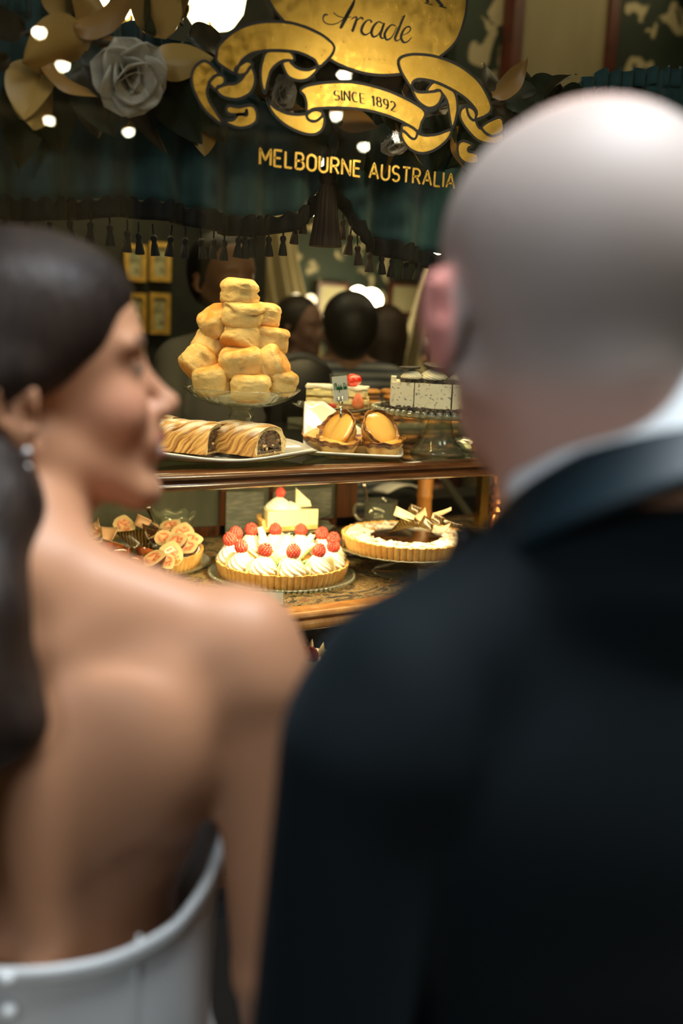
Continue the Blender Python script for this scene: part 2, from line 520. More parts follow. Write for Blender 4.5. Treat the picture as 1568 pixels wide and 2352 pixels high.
# small ceiling lamps of the arcade whose images float in the pane
m_lamp_out = emit_mat('arcade_lamp_glow', (1, .90, .66), 260)
DOTS = [(145, 146), (113, 273), (296, 299), (90, 68), (791, 168), (773, 261), (1087, 229), (836, 333), (1035, 285), (741, 370), (915, 310)]
lab = ['second from the left in the top row', 'low on the far left', 'below the white magnolia', 'topmost at the left', 'above the left half of the SINCE banner',
       'just under the SINCE banner', 'on the right gold ribbon', 'between banner and city name', 'beside the right ribbon tail', 'over the city name', 'under the year on the banner']
first = None
for i, (x, y) in enumerate(DOTS):
    p = atz(x, y, 3.43)
    loc = (p.x, 2 * GY - p.y, 3.43)
    L = 'round arcade lamp mirrored in the window, ' + lab[i]
    if first is None:
        first = thing('ceiling_lamp', L, 'lamp', loc, 'arcade ceiling lamps mirrored in the window')
        put('bulb', G().ball((0, 0, -.01), .042, 16), m_lamp_out, first)
        put('fitting', G().lathe([(.06, 0), (.06, .03), (.02, .035), (.02, .12), (.0001, .12)], 20), m_brass, first)
    else: dup(first, loc, label=L)

# ------------------------------------------------------------------ gilded window sign, on the inside of the pane
SY = GY - .0015
def gold_mat():
    m, nt, b = nodes('gold_leaf')
    n = tex(nt, 26, 8, .7)
    lnk(nt, ramp(nt, n, [(.3, (.56, .34, .05)), (.7, (.72, .47, .10))]), b.inputs['Base Color'])
    b.inputs['Metallic'].default_value = 1
    lnk(nt, ramp(nt, tex(nt, 60, 6, .7), [(.4, (.16, .16, .16)), (.75, (.34, .34, .34))]), b.inputs['Roughness'])
    return m
m_gold = gold_mat()
m_ink = mat('black_lettering', (.004, .004, .004), rough=.35)
def sp(c, Y=SY):   # sign coordinates traced on a 2.063x enlargement whose corner is at (420, 0)
    return at(420 + c[0] * .4847, c[1] * .4847, Y)
def flat(poly3, dY, th=.0006):
    # polygon already in the plane y = const, given as Vectors
    P = [(p.x, p.z) for p in poly3]
    return P, dY, th
SIGN_O = at(820, 200, SY)
def sign_poly(g, pts, dY, n=7):
    P = catmull([(p.x, p.z, 0) for p in [sp(c) for c in pts]], n)
    P = [(p.x - SIGN_O.x, p.y - SIGN_O.z) for p in P]
    s = sum(P[i - 1][0] * P[i][1] - P[i][0] * P[i - 1][1] for i in range(len(P)))
    if s < 0: P = P[::-1]
    M = Matrix(((1, 0, 0, 0), (0, 0, 1, -dY), (0, 1, 0, 0), (0, 0, 0, 1)))
    g.prism(P, -.0002, .0002, M)
    return P
def strip(g, P, w, dY, closed=False, M2=None):
    # flat ribbon along 2-D points P (x,z); w constant or list
    n = len(P); W_ = w if isinstance(w, list) else [w] * n
    L = []; Rr = []
    for i in range(n):
        a = P[i - 1] if (i > 0 or closed) else P[i]; b = P[(i + 1) % n] if (i < n - 1 or closed) else P[i]
        d = Vector((b[0] - a[0], b[1] - a[1])); d = d.normalized() if d.length > 1e-12 else Vector((1, 0))
        nn = Vector((-d.y, d.x)) * W_[i] / 2
        L.append((P[i][0] + nn.x, -dY, P[i][1] + nn.y)); Rr.append((P[i][0] - nn.x, -dY, P[i][1] - nn.y))
    f = [(i, (i + 1) % n, n + (i + 1) % n, n + i) for i in range(n if closed else n - 1)]
    g.add(L + Rr, f, M2)
RIB = [  # name, points
 ('shield', [(480, 105), (560, 180), (640, 240), (700, 285), (760, 315), (850, 345), (940, 357), (1035, 350), (1130, 320), (1215, 270), (1290, 200), (1330, 100), (1345, 0), (1345, -160), (1240, -330), (850, -420), (470, -330), (370, -160), (405, 0)], 0),
 ('ribbon', [(375, 290), (400, 243), (500, 243), (525, 285), (470, 290), (420, 330), (400, 390), (387, 442), (373, 410), (366, 350)], 1),
 ('ribbon', [(470, 297), (500, 287), (512, 300), (545, 325), (590, 332), (640, 316), (618, 352), (585, 378), (540, 382), (500, 366), (480, 335)], 2),
 ('ribbon', [(155, 270), (168, 215), (240, 150), (330, 112), (440, 103), (540, 117), (640, 158), (700, 202), (714, 232), (694, 272), (645, 316), (620, 285), (560, 255), (500, 243), (400, 241), (320, 257), (272, 295), (246, 346), (200, 325), (163, 298)], 3),
 ('ribbon', [(96, 290), (56, 318), (39, 372), (55, 440), (108, 530), (190, 592), (148, 520), (120, 470), (114, 424), (138, 378), (168, 352), (132, 308)], 1),
 ('ribbon', [(160, 420), (200, 402), (250, 395), (286, 362), (310, 312), (332, 335), (340, 385), (320, 438), (262, 470), (200, 464), (166, 442)], 2),
 ('ribbon', [(278, 302), (304, 290), (328, 305), (312, 325), (294, 350), (262, 356), (244, 332)], 3),
 ('ribbon', [(128, 384), (156, 358), (186, 360), (197, 385), (184, 405), (162, 412), (152, 428), (124, 400)], 3),
 ('ribbon', [(203, 525), (214, 502), (262, 508), (322, 500), (346, 530), (345, 575), (310, 600), (262, 606), (215, 590), (192, 574), (236, 568), (262, 542), (300, 547), (298, 520), (290, 540), (225, 542)], 2),
 ('ribbon', [(395, 466), (430, 508), (495, 538), (570, 542), (600, 520), (648, 520), (668, 560), (660, 610), (622, 637), (560, 630), (480, 590), (420, 530)], 1),
 ('ribbon', [(590, 538), (622, 522), (655, 530), (656, 552), (628, 574), (600, 572), (585, 556)], 2),
 ('banner', [(560, 420), (600, 403), (700, 390), (820, 393), (950, 425), (1060, 472), (1130, 515), (1144, 545), (1128, 580), (1112, 622), (1080, 602), (1000, 562), (900, 530), (800, 515), (700, 511), (620, 517), (585, 531), (582, 490), (572, 455), (556, 436)], 3),
 ('ribbon', [(1045, 596), (1085, 615), (1110, 632), (1150, 642), (1205, 636), (1268, 616), (1252, 660), (1195, 708), (1130, 727), (1072, 705), (1036, 655), (1033, 615)], 1),
 ('ribbon', [(1040, 594), (1085, 598), (1106, 625), (1100, 655), (1080, 655), (1055, 630), (1036, 615)], 2),
 ('ribbon', [(1190, 388), (1250, 412), (1288, 445), (1298, 520), (1276, 606), (1262, 555), (1250, 480), (1212, 430), (1180, 436), (1150, 435)], 1),
 ('ribbon', [(1080, 412), (1110, 436), (1180, 435), (1215, 430), (1224, 455), (1204, 498), (1160, 512), (1110, 478)], 2),
 ('ribbon', [(1020, 290), (1040, 268), (1100, 258), (1200, 270), (1310, 315), (1400, 390), (1450, 480), (1456, 520), (1436, 546), (1385, 565), (1388, 528), (1345, 475), (1280, 430), (1195, 390), (1120, 376), (1086, 390), (1078, 412), (1048, 370), (1026, 325)], 3),
 ('ribbon', [(1316, 520), (1340, 505), (1372, 520), (1384, 570), (1405, 608), (1450, 606), (1505, 620), (1515, 660), (1470, 682), (1400, 668), (1345, 615), (1312, 560)], 1),
 ('ribbon', [(1345, 508), (1375, 520), (1388, 555), (1374, 570), (1352, 548)], 2),
 ('ribbon', [(1414, 602), (1455, 572), (1505, 560), (1515, 620), (1470, 645), (1434, 632)], 2),
 ('ribbon', [(1300, 690), (1325, 668), (1372, 688), (1350, 702), (1352, 718), (1390, 730), (1395, 770), (1345, 775), (1306, 745)], 2),
]
sign = thing('gilded_window_sign', 'gilded crest with ribbons and SINCE 1892 banner painted on the shop window', 'sign', SIGN_O)
gout = G()
for i, (nm, pts, lv) in enumerate(RIB):
    g = G(); P = sign_poly(g, pts, .0004 * lv + .0004)
    put(nm, g, m_gold, sign, smooth=False)
    strip(gout, P, .0042, .0004 * lv + .00075, closed=True)
strip(gout, [((sp(c) - SIGN_O).x, (sp(c) - SIGN_O).z) for c in [(272, 295), (246, 346)]], .004, .002)
put('outline', gout, m_ink, sign, smooth=False)
# ---- lettering drawn as pen strokes on a unit-height box
def arc(cx, cy, rx, ry, a0, a1, n=10):
    return [(cx + rx * math.cos(R_(a0 + (a1 - a0) * i / n)), cy + ry * math.sin(R_(a0 + (a1 - a0) * i / n))) for i in range(n + 1)]
FONT = {
 'A': (.62, [[(0, 0), (.31, 1), (.62, 0)], [(.11, .32), (.51, .32)]]),
 'B': (.52, [[(0, 0), (0, 1), (.26, 1)] + arc(.26, .76, .22, .24, 90, -90) + [(0, .52)], [(.26, .52)] + arc(.28, .26, .24, .26, 90, -90) + [(0, 0)]]),
 'C': (.55, [arc(.30, .5, .30, .5, 50, 310, 16)]),
 'E': (.46, [[(.46, 1), (0, 1), (0, 0), (.46, 0)], [(0, .52), (.40, .52)]]),
 'I': (.0, [[(0, 0), (0, 1)]]),
 'L': (.44, [[(0, 1), (0, 0), (.44, 0)]]),
 'M': (.68, [[(0, 0), (0, 1), (.34, .30), (.68, 1), (.68, 0)]]),
 'N': (.56, [[(0, 0), (0, 1), (.56, 0), (.56, 1)]]),
 'O': (.56, [arc(.28, .7, .28, .3, 0, 180) + arc(.28, .3, .28, .3, 180, 360) + [(.56, .7)]]),
 'R': (.52, [[(0, 0), (0, 1), (.26, 1)] + arc(.26, .74, .24, .26, 90, -90) + [(0, .48)], [(.26, .48), (.52, 0)]]),
 'S': (.50, [arc(.25, .74, .24, .26, 30, 250, 12) + arc(.25, .25, .25, .25, 80, -150, 12)]),
 'T': (.54, [[(0, 1), (.54, 1)], [(.27, 1), (.27, 0)]]),
 'U': (.54, [[(0, 1), (0, .27)] + arc(.27, .27, .27, .27, 180, 360) + [(.54, 1)]]),
 '1': (.22, [[(0, .82), (.16, 1), (.16, 0)]]),
 '8': (.46, [arc(.23, .76, .20, .24, -90, 270, 16), arc(.23, .27, .23, .27, 90, 450, 16)]),
 '9': (.46, [arc(.23, .70, .23, .30, -10, 350, 16) + [(.43, .35), (.30, .05), (.12, 0)]]),
 '2': (.46, [arc(.23, .72, .22, .28, 160, -30, 10) + [(.0, .0), (.46, 0)]]),
}
def letter(g, ch, M2, w, contrast=0, serif=0, dY=.0):
    adv, st = FONT[ch]
    for s_ in st:
        # densify and widen by direction
        P = []
        for a, b in zip(s_, s_[1:]):
            k = max(1, int(math.dist(a, b) / .08))
            P += [(a[0] + (b[0] - a[0]) * i / k, a[1] + (b[1] - a[1]) * i / k) for i in range(k)]
        P.append(s_[-1])
        Wd = []
        for i in range(len(P)):
            a = P[max(i - 1, 0)]; b = P[min(i + 1, len(P) - 1)]
            dx, dy = b[0] - a[0], b[1] - a[1]; l = math.hypot(dx, dy) or 1
            v = abs(dy) / l
            if contrast and ch in 'AMNU' and dx * dy > 0: v *= .35
            Wd.append(w * (1 - contrast + contrast * v))
        strip(g, P, Wd, dY, M2=M2)
        if serif:
            for e, q in ((s_[0], s_[1]), (s_[-1], s_[-2])):
                if abs(e[0] - q[0]) < abs(e[1] - q[1]) * .7 and (e[1] < .03 or e[1] > .97) and ch not in 'O89':
                    strip(g, [(e[0] - .10, e[1]), (e[0] + .10, e[1])], w * .4, dY, M2=M2)
    return adv
# city name, two words on one level line below the crest
b0 = sp((362, 778)); b1 = sp((1282, 897)); H = (sp((363, 702)) - b0).z
TXT = 'MELBOURNE AUSTRALIA'
tot = sum((FONT[c][0] if c != ' ' else .18) for c in TXT) + .24 * (len(TXT) - 1)
k = (b1.x - b0.x) / tot
city = thing('window_lettering', 'gold capital letters MELBOURNE AUSTRALIA on the shop window below the crest', 'sign', (b0.x, SY, b0.z))
x = 0
for c in TXT:
    if c == ' ': x += .18 + .24; continue
    M2 = Matrix(((k, 0, 0, x * k), (0, 1, 0, 0), (0, 0, H, 0), (0, 0, 0, 1)))
    g = G(); letter(g, c, M2, .225, dY=.0005); letter(g, c, M2, .145, dY=.0011)
    n_ = len(g.f) // 2; g.m = [1] * n_ + [0] * (len(g.f) - n_)
    put('letter', g, [m_gold, m_ink], city, smooth=False)
    x += FONT[c][0] + .24
# SINCE 1892 in serif capitals along the curved banner
base = [(716, 476), (770, 476), (830, 487), (880, 497), (940, 510), (1004, 531)]
def along(tab, t):
    xs = [a for a, b in tab]; q = xs[0] + t * (xs[-1] - xs[0]); return (q, interp(tab, q))
tot = sum((FONT[c][0] if c != ' ' else .25) for c in 'SINCE 1892') + .26 * 9
x = 0
for c in 'SINCE 1892':
    if c == ' ': x += .25 + .26; continue
    w_ = FONT[c][0]
    a = sp(along(base, x / tot)); b = sp(along(base, min(1, (x + max(w_, .2)) / tot))); q = sp((along(base, x / tot)[0] - 3, along(base, x / tot)[1] - 46))
    ex = (b - a) / max(w_, .2); ey = (q - a)
    M2 = Matrix(((ex.x, 0, ey.x, a.x - SIGN_O.x), (0, 1, 0, 0), (ex.z, 0, ey.z, a.z - SIGN_O.z), (0, 0, 0, 1)))
    g = G(); letter(g, c, M2, .17, contrast=.68, serif=1, dY=.0022)
    put('letter', g, m_ink, sign, smooth=False)
    x += w_ + .26
# Arcade in script
SCR = {
 'A': [([(812, 2), (800, 30), (770, 78), (735, 108), (700, 117), (672, 108), (662, 90), (668, 72), (684, 70)], [3, 3, 3, 3, 4, 4, 5, 8, 5]),
       ([(812, -2), (802, 25), (782, 62), (765, 95), (748, 128), (742, 130)], [5, 14, 17, 17, 13, 5]), ([(712, 60), (735, 78), (770, 84), (796, 80)], [3, 3, 3, 3])],
 'r': [([(796, 92), (812, 82), (822, 86), (812, 120), (800, 150)], [3, 5, 8, 13, 11]), ([(812, 118), (825, 96), (842, 84), (852, 92)], [3, 4, 7, 9])],
 'c': [([(892, 108), (886, 96), (868, 100), (850, 124), (845, 150), (860, 165), (880, 158), (896, 140)], [11, 5, 6, 12, 13, 8, 4, 3])],
 'a': [([(944, 112), (926, 104), (904, 122), (892, 152), (900, 174), (920, 168), (940, 138), (950, 112)], [4, 5, 10, 13, 9, 5, 3, 3]), ([(952, 110), (942, 140), (934, 168), (944, 182), (962, 170)], [8, 12, 12, 6, 3])],
 'd': [([(1005, 124), (988, 118), (966, 138), (954, 166), (964, 188), (984, 180), (1002, 152), (1012, 128)], [4, 5, 10, 13, 9, 5, 3, 3]), ([(1050, 72), (1036, 100), (1020, 140), (1004, 180), (1012, 194), (1030, 184)], [5, 10, 13, 12, 6, 3]), ([(1036, 80), (1050, 74)], [3, 4])],
 'e': [([(1034, 168), (1058, 160), (1076, 142), (1072, 128), (1056, 130), (1040, 150), (1032, 178), (1044, 200), (1062, 198), (1082, 178)], [3, 4, 6, 7, 6, 10, 13, 9, 5, 3])],
}
for ch, sts in SCR.items():
    g = G()
    for pts, ws in sts:
        P = catmull([((sp(c) - SIGN_O).x, (sp(c) - SIGN_O).z, 0) for c in pts], 5, closed=False)
        W2 = [float(np.interp(i / 5, range(len(ws)), ws)) * .000335 for i in range(len(P))]
        strip(g, [(p.x, p.y) for p in P], W2, .0012)
    put('letter', g, m_ink, sign, smooth=False)
# feet of the capitals above, cut by the top edge of the picture
g = G()
for pts, w in (([(1140, -60), (1160, 14)], 14), ([(1143, 14), (1180, 24)], 4), ([(1160, -60), (1195, -10), (1230, 32)], 15), ([(1212, 30), (1246, 38)], 4)):
    P = [((sp(c) - SIGN_O).x, (sp(c) - SIGN_O).z) for c in pts]; strip(g, P, w * .000335, .0012)
put('letter', g, m_ink, sign, smooth=False)

# ================================================================== CURTAINS, GARLAND, ROOM BEHIND
m_teal = mat('teal_velvet', (.010, .050, .048), (.022, .085, .085), 40, rough=.75, sheen=.3, stretch=(1, 1, .15))
m_trim = mat('black_trim', (.003, .003, .003), (.007, .006, .005), 60, rough=.9)
m_brown_trim = mat('brown_tassel', (.018, .009, .006), (.034, .018, .010), 90, rough=.85, stretch=(1, 1, .1))
VY = 1.58
def hem(tab, X):
    return interp(tab, X)
def px_tab(pts, Y): return [((at(x, y, Y)).x, (at(x, y, Y)).z) for x, y in pts]
HL = px_tab([(-60, 455), (100, 462), (290, 452), (420, 474), (520, 498), (600, 500), (670, 490), (715, 462), (745, 425)], VY)
HR = px_tab([(752, 425), (790, 440), (815, 500), (850, 538), (920, 560), (1000, 584), (1090, 590), (1250, 590), (1700, 560)], VY)
TL = [(-.1, 2.03), (.40, 2.03), (.48, 2.012), (.60, 1.995), (.72, 1.96), (.86, 1.95)]
TR = [(.84, 1.95), (1.0, 1.955), (1.2, 1.97), (1.45, 2.085), (1.7, 2.13), (2.3, 2.15)]
def valance(label, x0, x1, top, bot, seed):
    rnd = random.Random(seed)
    ph = [rnd.uniform(0, 6.28) for _ in range(3)]
    t = thing('curtain_valance', label, 'curtain', (x0, VY, 1.75), 'teal valances of the window')
    def yy(X, v):
        return .016 * math.sin(X * 75 + ph[0] + .6 * math.sin(X * 9)) * (.35 + .65 * (1 - v)) + .012 * math.sin(X * 23 + ph[1])
    def fn(u, v):
        X = x0 + (x1 - x0) * u
        zb, zt = hem(bot, X), hem(top, X)
        return (X - x0, yy(X, v), zb + (zt - zb) * v - 1.75)
    put('cloth', G().grid(fn, int((x1 - x0) * 420), 14, thick=.003), m_teal, t, smooth=True)
    def fr(u, v):   # ruffled heading along the top edge
        X = x0 + (x1 - x0) * u
        return (X - x0, -.012 + .009 * math.sin(X * 190 + ph[2]), hem(top, X) - .028 + .034 * v + .004 * math.sin(X * 140) - 1.75)
    put('heading', G().grid(fr, int((x1 - x0) * 600), 3, thick=.002), m_teal, t, smooth=True)
    def ft(u, v):
        X = x0 + (x1 - x0) * u
        return (X - x0, yy(X, 0) - .006 + .003 * math.sin(X * 300), hem(bot, X) + .004 * math.sin(X * 260) * v - .030 * (1 - v) - 1.75)
    put('fringe_band', G().grid(ft, int((x1 - x0) * 500), 4, thick=.008), m_trim, t, smooth=True)
    return t, yy
vl, yl = valance('teal velvet valance with black tasselled hem, left of the large tassel', -.1, HL[-1][0], TL, HL, 3)
vr, yr = valance('teal velvet valance with brown tasselled hem, right of the large tassel', HR[0][0], 2.3, TR, HR, 5)
def tassel_geo(k=1, n=20):
    g = G()
    g.tube([(0, 0, .022 * k), (0, 0, 0)], .0016 * k, 8)
    pr = [(.0012, .004), (.0048, .002), (.0060, -.002), (.0046, -.007), (.0040, -.009), (.0052, -.013), (.0068, -.022), (.0080, -.031), (.0076, -.033), (.0001, -.032)]
    g.lathe([(a * k, b * k) for a, b in pr], n, rf=lambda a, i, r, z: 1 + (.10 * math.cos(a * 9) if i > 4 else 0))
    return g
TM = tassel_geo().mesh('tassel', m_trim, 50)
TB = tassel_geo().mesh('tassel_brown', m_brown_trim, 50)
def tassel(parent, x, y, mesh, x0, sc=1, dz=0):
    p = at(x, y, VY - .004)
    put('tassel', mesh, None, parent, loc=(p.x - x0, -.004, p.z - 1.75), rot=(random.uniform(-.1, .1), random.uniform(-.1, .1), random.uniform(0, 3))).scale = (sc * .92, sc * .92, sc * .90)
for x, y in [(10, 505), (62, 508), (112, 510), (160, 512), (208, 515), (252, 520), (292, 535), (319, 540), (353, 544), (392, 546), (425, 550), (462, 552), (490, 552), (515, 556), (548, 550), (562, 552), (575, 550), (586, 550), (617, 548), (650, 546)]:
    tassel(vl, x, y, TM, -.1, 1.0)
for x, y in [(679, 520), (697, 496)]:
    tassel(vl, x, y, TB, -.1, 1.0)
for x, y in [(787, 508), (804, 544), (821, 568), (849, 584)]:
    tassel(vr, x, y, TB, HR[0][0], 1.05)
for x, y in [(876, 592), (901, 598), (932, 604), (961, 606), (990, 606), (1016, 612), (1060, 614), (1110, 612)]:
    tassel(vr, x, y, TM, HR[0][0], 1.0)
# the one large tassel where the swags meet
p = at(752, 405, VY - .02)
bt = thing('large_tassel', 'large brown silk tassel hanging where the two swags meet', 'tassel', p)
put('cord', G().tube([(.0, .0, .11), (.002, 0, .05), (0, 0, 0)], .0045, 10), m_brown_trim, bt)
put('knot', G().lathe([(.004, .012), (.013, .006), (.015, -.004), (.010, -.014), (.0125, -.018)], 24), m_brown_trim, bt)
put('skirt', G().lathe([(.012, -.016), (.016, -.03), (.019, -.06), (.023, -.090), (.027, -.112), (.0265, -.116), (.0001, -.114)], 60, rf=lambda a, i, r, z: 1 + .05 * math.cos(a * 15) + .03 * math.cos(a * 31)), m_brown_trim, bt)

# ---- magnolia garland
def leaf_mat(name, top1, top2, und, emt=0):
    m, nt, b = nodes(name)
    gm = nt.nodes.new('ShaderNodeNewGeometry')
    a = ramp(nt, tex(nt, 40, stretch=(1, 4, 1)), [(.3, top1), (.7, top2)])
    mx = nt.nodes.new('ShaderNodeMix'); mx.data_type = 'RGBA'
    lnk(nt, gm.outputs['Backfacing'], mx.inputs[0]); lnk(nt, a, mx.inputs[6]); mx.inputs[7].default_value = c4(und)
    lnk(nt, mx.outputs[2], b.inputs['Base Color'])
    b.inputs['Roughness'].default_value = .42
    return m
m_leaf = leaf_mat('magnolia_leaf', (.018, .026, .012), (.032, .042, .018), (.46, .27, .07))
m_leaf2 = leaf_mat('magnolia_leaf_brown', (.030, .024, .012), (.055, .040, .018), (.36, .18, .045))
m_petal = mat('cream_petal', (.46, .42, .34), (.56, .52, .44), 30, rough=.6, stretch=(1, 5, 1), sss=.05)
m_stem = mat('stem', (.06, .035, .015), rough=.7)
def leaf_geo(L, Wd, bend=.3, fold=.35, wav=.0, tip=1.3, n=14):
    def fn(u, v):
        t = u; s = 2 * v - 1
        w = Wd * (math.sin(math.pi * min(1, t ** .85)) ** .75) * (1 - .25 * t)
        x = L * (t - .0); y = s * w
        z = -bend * L * t * t + fold * abs(s) * w + wav * L * math.sin(t * 9 + s * 1.5) * abs(s)
        return (x, y, z)
    return G().grid(fn, n, 6)
LEAVES = [leaf_geo(.135, .052, .25, .3, .02).mesh('leaf', m_leaf, True), leaf_geo(.12, .048, .6, .4, .03).mesh('leaf', m_leaf, True),
          leaf_geo(.11, .040, .45, .3, .04).mesh('leaf', m_leaf2, True), leaf_geo(.09, .026, .9, .5, .05).mesh('leaf', m_leaf2, True)]
def orient(dirv, roll):
    d = Vector(dirv).normalized()
    q = d.to_track_quat('X', 'Z')
    return (q.to_matrix().to_4x4() @ RX(roll)).to_euler()
def garland(label, cpx, Y, leaves, flowers, seed, stem):
    rnd = random.Random(seed)
    o = at(cpx[0], cpx[1], Y)
    t = thing('magnolia_garland', label, 'garland', o, 'magnolia garlands in the window')
    put('stem', G().tube([at(x, y, Y) - o for x, y in stem], .004, 8), m_stem, t)
    for (x, y, ang, roll, kind, sc, dy) in leaves:
        if roll >= 150 and rnd.random() < .45: roll -= 165
        sc *= .88
        # base point in picture, ang = direction in the window plane (deg, 0 right, 90 up)
        p = at(x, y, Y + dy) - o
        d = (math.cos(R_(ang)), rnd.uniform(-.35, .15), math.sin(R_(ang)))
        q = put('leaf', LEAVES[kind], None, t, loc=p, rot=orient(d, R_(roll + 78 + rnd.uniform(-22, 22))))
        q.scale = (sc, sc, sc)
    for (x, y, sc, rz, face) in flowers:
        p = at(x, y, Y - .03) - o
        fl = put('flower', G().ball((0, 0, 0), .008 * sc, 12), m_petal, t, loc=p, rot=face, label='white magnolia flower')
        for ring, (n, L, Wd, op) in enumerate([(3, .036, .020, .20), (4, .046, .026, .55), (6, .056, .030, 1.05)]):
            for i in range(n):
                a = 2 * math.pi * (i + .5 * ring) / n + rnd.uniform(-.15, .15)
                def fn(u, v, L=L * sc, Wd=Wd * sc, op=op + rnd.uniform(-.12, .12)):
                    s = 2 * v - 1
                    w = Wd * 1.08 * max(0, 1 - (2 * (.16 + .84 * u) - 1) ** 4) ** .5
                    th = op * (.35 + .75 * u)
                    r = L * u
                    return (r * math.sin(th) - .25 * w * s * s * math.cos(th), s * w, r * math.cos(th) + .35 * w * s * s * math.sin(th) - .004)
                pm = G().grid(fn, 12, 8, thick=.0012)
                put('petal', pm, m_petal, fl, rot=(0, 0, a), smooth=True)
    return t
garland('magnolia garland with one white flower, at the upper left of the window', (230, 110), 1.50,
  [(150, 55, 100, 0, 0, .75, .0), (130, 75, 70, 10, 0, .9, .02), (60, 70, 175, 170, 2, .7, -.01), (210, 90, 200, -20, 0, 1.0, -.01), (20, 130, 210, 160, 3, .9, -.02), (95, 140, -110, 20, 0, 1.0, .0),
   (50, 150, -75, 160, 1, .9, .01), (80, 150, -62, 0, 0, 1.05, .02), (110, 130, -60, 150, 2, .9, -.01), (30, 180, -80, -20, 0, 1.0, .03), (170, 120, -65, 10, 0, 1.0, .01), (190, 150, -80, 165, 2, .95, .0),
   (170, 60, 10, 160, 3, 1.1, -.02), (260, 60, 160, 20, 1, .9, .01), (235, 90, -30, 150, 2, .8, .0), (330, 70, 60, 15, 0, .85, -.01), (380, 90, 110, -5, 0, .9, -.01), (420, 60, 95, 20, 1, .8, .01),
   (360, 30, 30, 170, 2, .7, .0), (350, 130, -5, 165, 1, .75, -.02), (430, 85, 5, 10, 2, .9, .0), (370, 150, -70, 10, 0, 1.0, .01), (400, 160, -85, -10, 2, 1.05, .0), (420, 150, -60, 20, 0, .9, .02),
   (350, 160, -95, 170, 3, 1.0, .01), (440, 180, -55, 5, 1, .9, .02), (225, 170, -100, 160, 3, .9, .02), (300, 180, -90, 160, 3, 1.1, .03), (480, 200, -100, 0, 0, .9, .04)],
  [(285, 165, 1.12, 0, (R_(118), 0, R_(10)))], 11, [(-20, 70), (80, 78), (200, 95), (330, 110), (460, 120), (560, 150)])
garland('magnolia garland with white flowers seen behind the gold crest', (880, 260), 1.50,
  [(560, 160, -10, 10, 0, .9, .0), (600, 190, -50, 160, 2, .8, .0), (640, 210, 30, 20, 1, .8, .0), (700, 230, -60, 0, 0, .8, .0), (760, 240, -30, 170, 2, .8, -.01), (800, 215, 20, 160, 3, 1.1, -.02),
   (850, 210, 40, 150, 2, .8, -.01), (780, 260, -75, 0, 0, .8, .01), (830, 270, -90, 20, 0, .85, .01), (900, 270, -80, -10, 0, .8, .02), (760, 280, -40, 165, 3, 1.0, -.02), (960, 230, 50, 160, 3, 1.0, .0),
   (1000, 260, -70, 165, 1, .9, -.01), (1040, 240, 10, 10, 0, .8, .0), (1050, 290, -100, 160, 2, .8, .0), (660, 200, -100, 160, 3, .9, .0), (940, 300, -95, 0, 1, .7, .01), (870, 240, -20, 20, 1, .7, .0)],
  [(985, 225, .95, 0, (R_(75), 0, R_(-30))), (640, 215, .55, 0, (R_(100), 0, R_(20))), (905, 320, .55, 0, (R_(150), 0, 0))], 12, [(540, 150), (680, 220), (850, 245), (980, 240), (1080, 235)])
garland('magnolia garland of leaves only, above the head of the man', (1200, 225), 1.50,
  [(1110, 225, 60, 165, 3, 1.2, .0), (1130, 220, 35, 160, 2, .8, -.01), (1150, 230, 10, 10, 0, .8, .0), (1180, 225, 60, 10, 1, .8, .0), (1210, 225, 20, 0, 0, .9, .0), (1240, 235, 75, -20, 3, 1.0, .0),
   (1270, 235, 5, 15, 0, .9, .0), (1140, 250, -50, 165, 2, .9, .0), (1200, 250, -40, 0, 0, .9, .01), (1280, 250, -20, 160, 2, .9, .01), (1100, 260, -95, 160, 1, .9, .0)],
  [], 13, [(1080, 235), (1180, 240), (1300, 245), (1420, 250)])

# ---- sheer drapes, panelling, pictures and lamps of the room
m_sheer = mat('cream_sheer_drape', (.40, .35, .22), (.52, .47, .31), 14, rough=.85, stretch=(1, 1, .2))
m_olive = mat('olive_panel', (.20, .17, .09), (.27, .23, .13), 4, rough=.7, stretch=(1, 1, .3))
def drape(label, Y, rows, m, seed, group=None):
    # rows: (z, xl, xr) from top to bottom in world metres
    zs = [r[0] for r in rows][::-1]; xl = [r[1] for r in rows][::-1]; xr = [r[2] for r in rows][::-1]
    o = Vector((rows[0][1], Y, 0))
    def fn(u, v):
        z = rows[-1][0] + (rows[0][0] - rows[-1][0]) * v
        a = float(np.interp(z, zs, xl)); b = float(np.interp(z, zs, xr))
        return (a + (b - a) * u - o.x, .040 * math.sin(u * 34 + seed) + .015 * math.sin(u * 13 + seed * 2), z)
    return solo('drape', G().grid(fn, 150, 24, thick=.004), m, label, 'curtain', loc=o, group=group, smooth=True)
DY = 4.38
def row(y, a, b): 
    pa, pb = at(a, y, DY), at(b, y, DY); return ((pa.z + pb.z) / 2, pa.x, pb.x)
pa = at(590, 60, DY)
drape('cream sheer drape hanging to the left of the seated guests', DY, [(3.35, at(520, -40, DY).x, at(632, -40, DY).x), row(60, 512, 622), row(300, 528, 634), row(510, 542, 672), row(640, 548, 688), row(780, 560, 735), (.95, row(860, 590, 770)[1], row(860, 590, 770)[2]), (.02, row(860, 600, 770)[1], row(860, 600, 770)[2])], m_sheer, 1, 'sheer drapes of the tea room')
drape('olive sheer drape gathered beside the ear of the man', DY, [(2.75, row(200, 1050, 1300)[1], row(200, 1050, 1300)[2]), row(470, 1010, 1300), row(590, 985, 1300), row(700, 950, 1300), row(780, 925, 1300), row(860, 905, 1300), (.02, row(860, 905, 1300)[1], row(860, 905, 1300)[2])], m_sheer, 4, 'sheer drapes of the tea room')
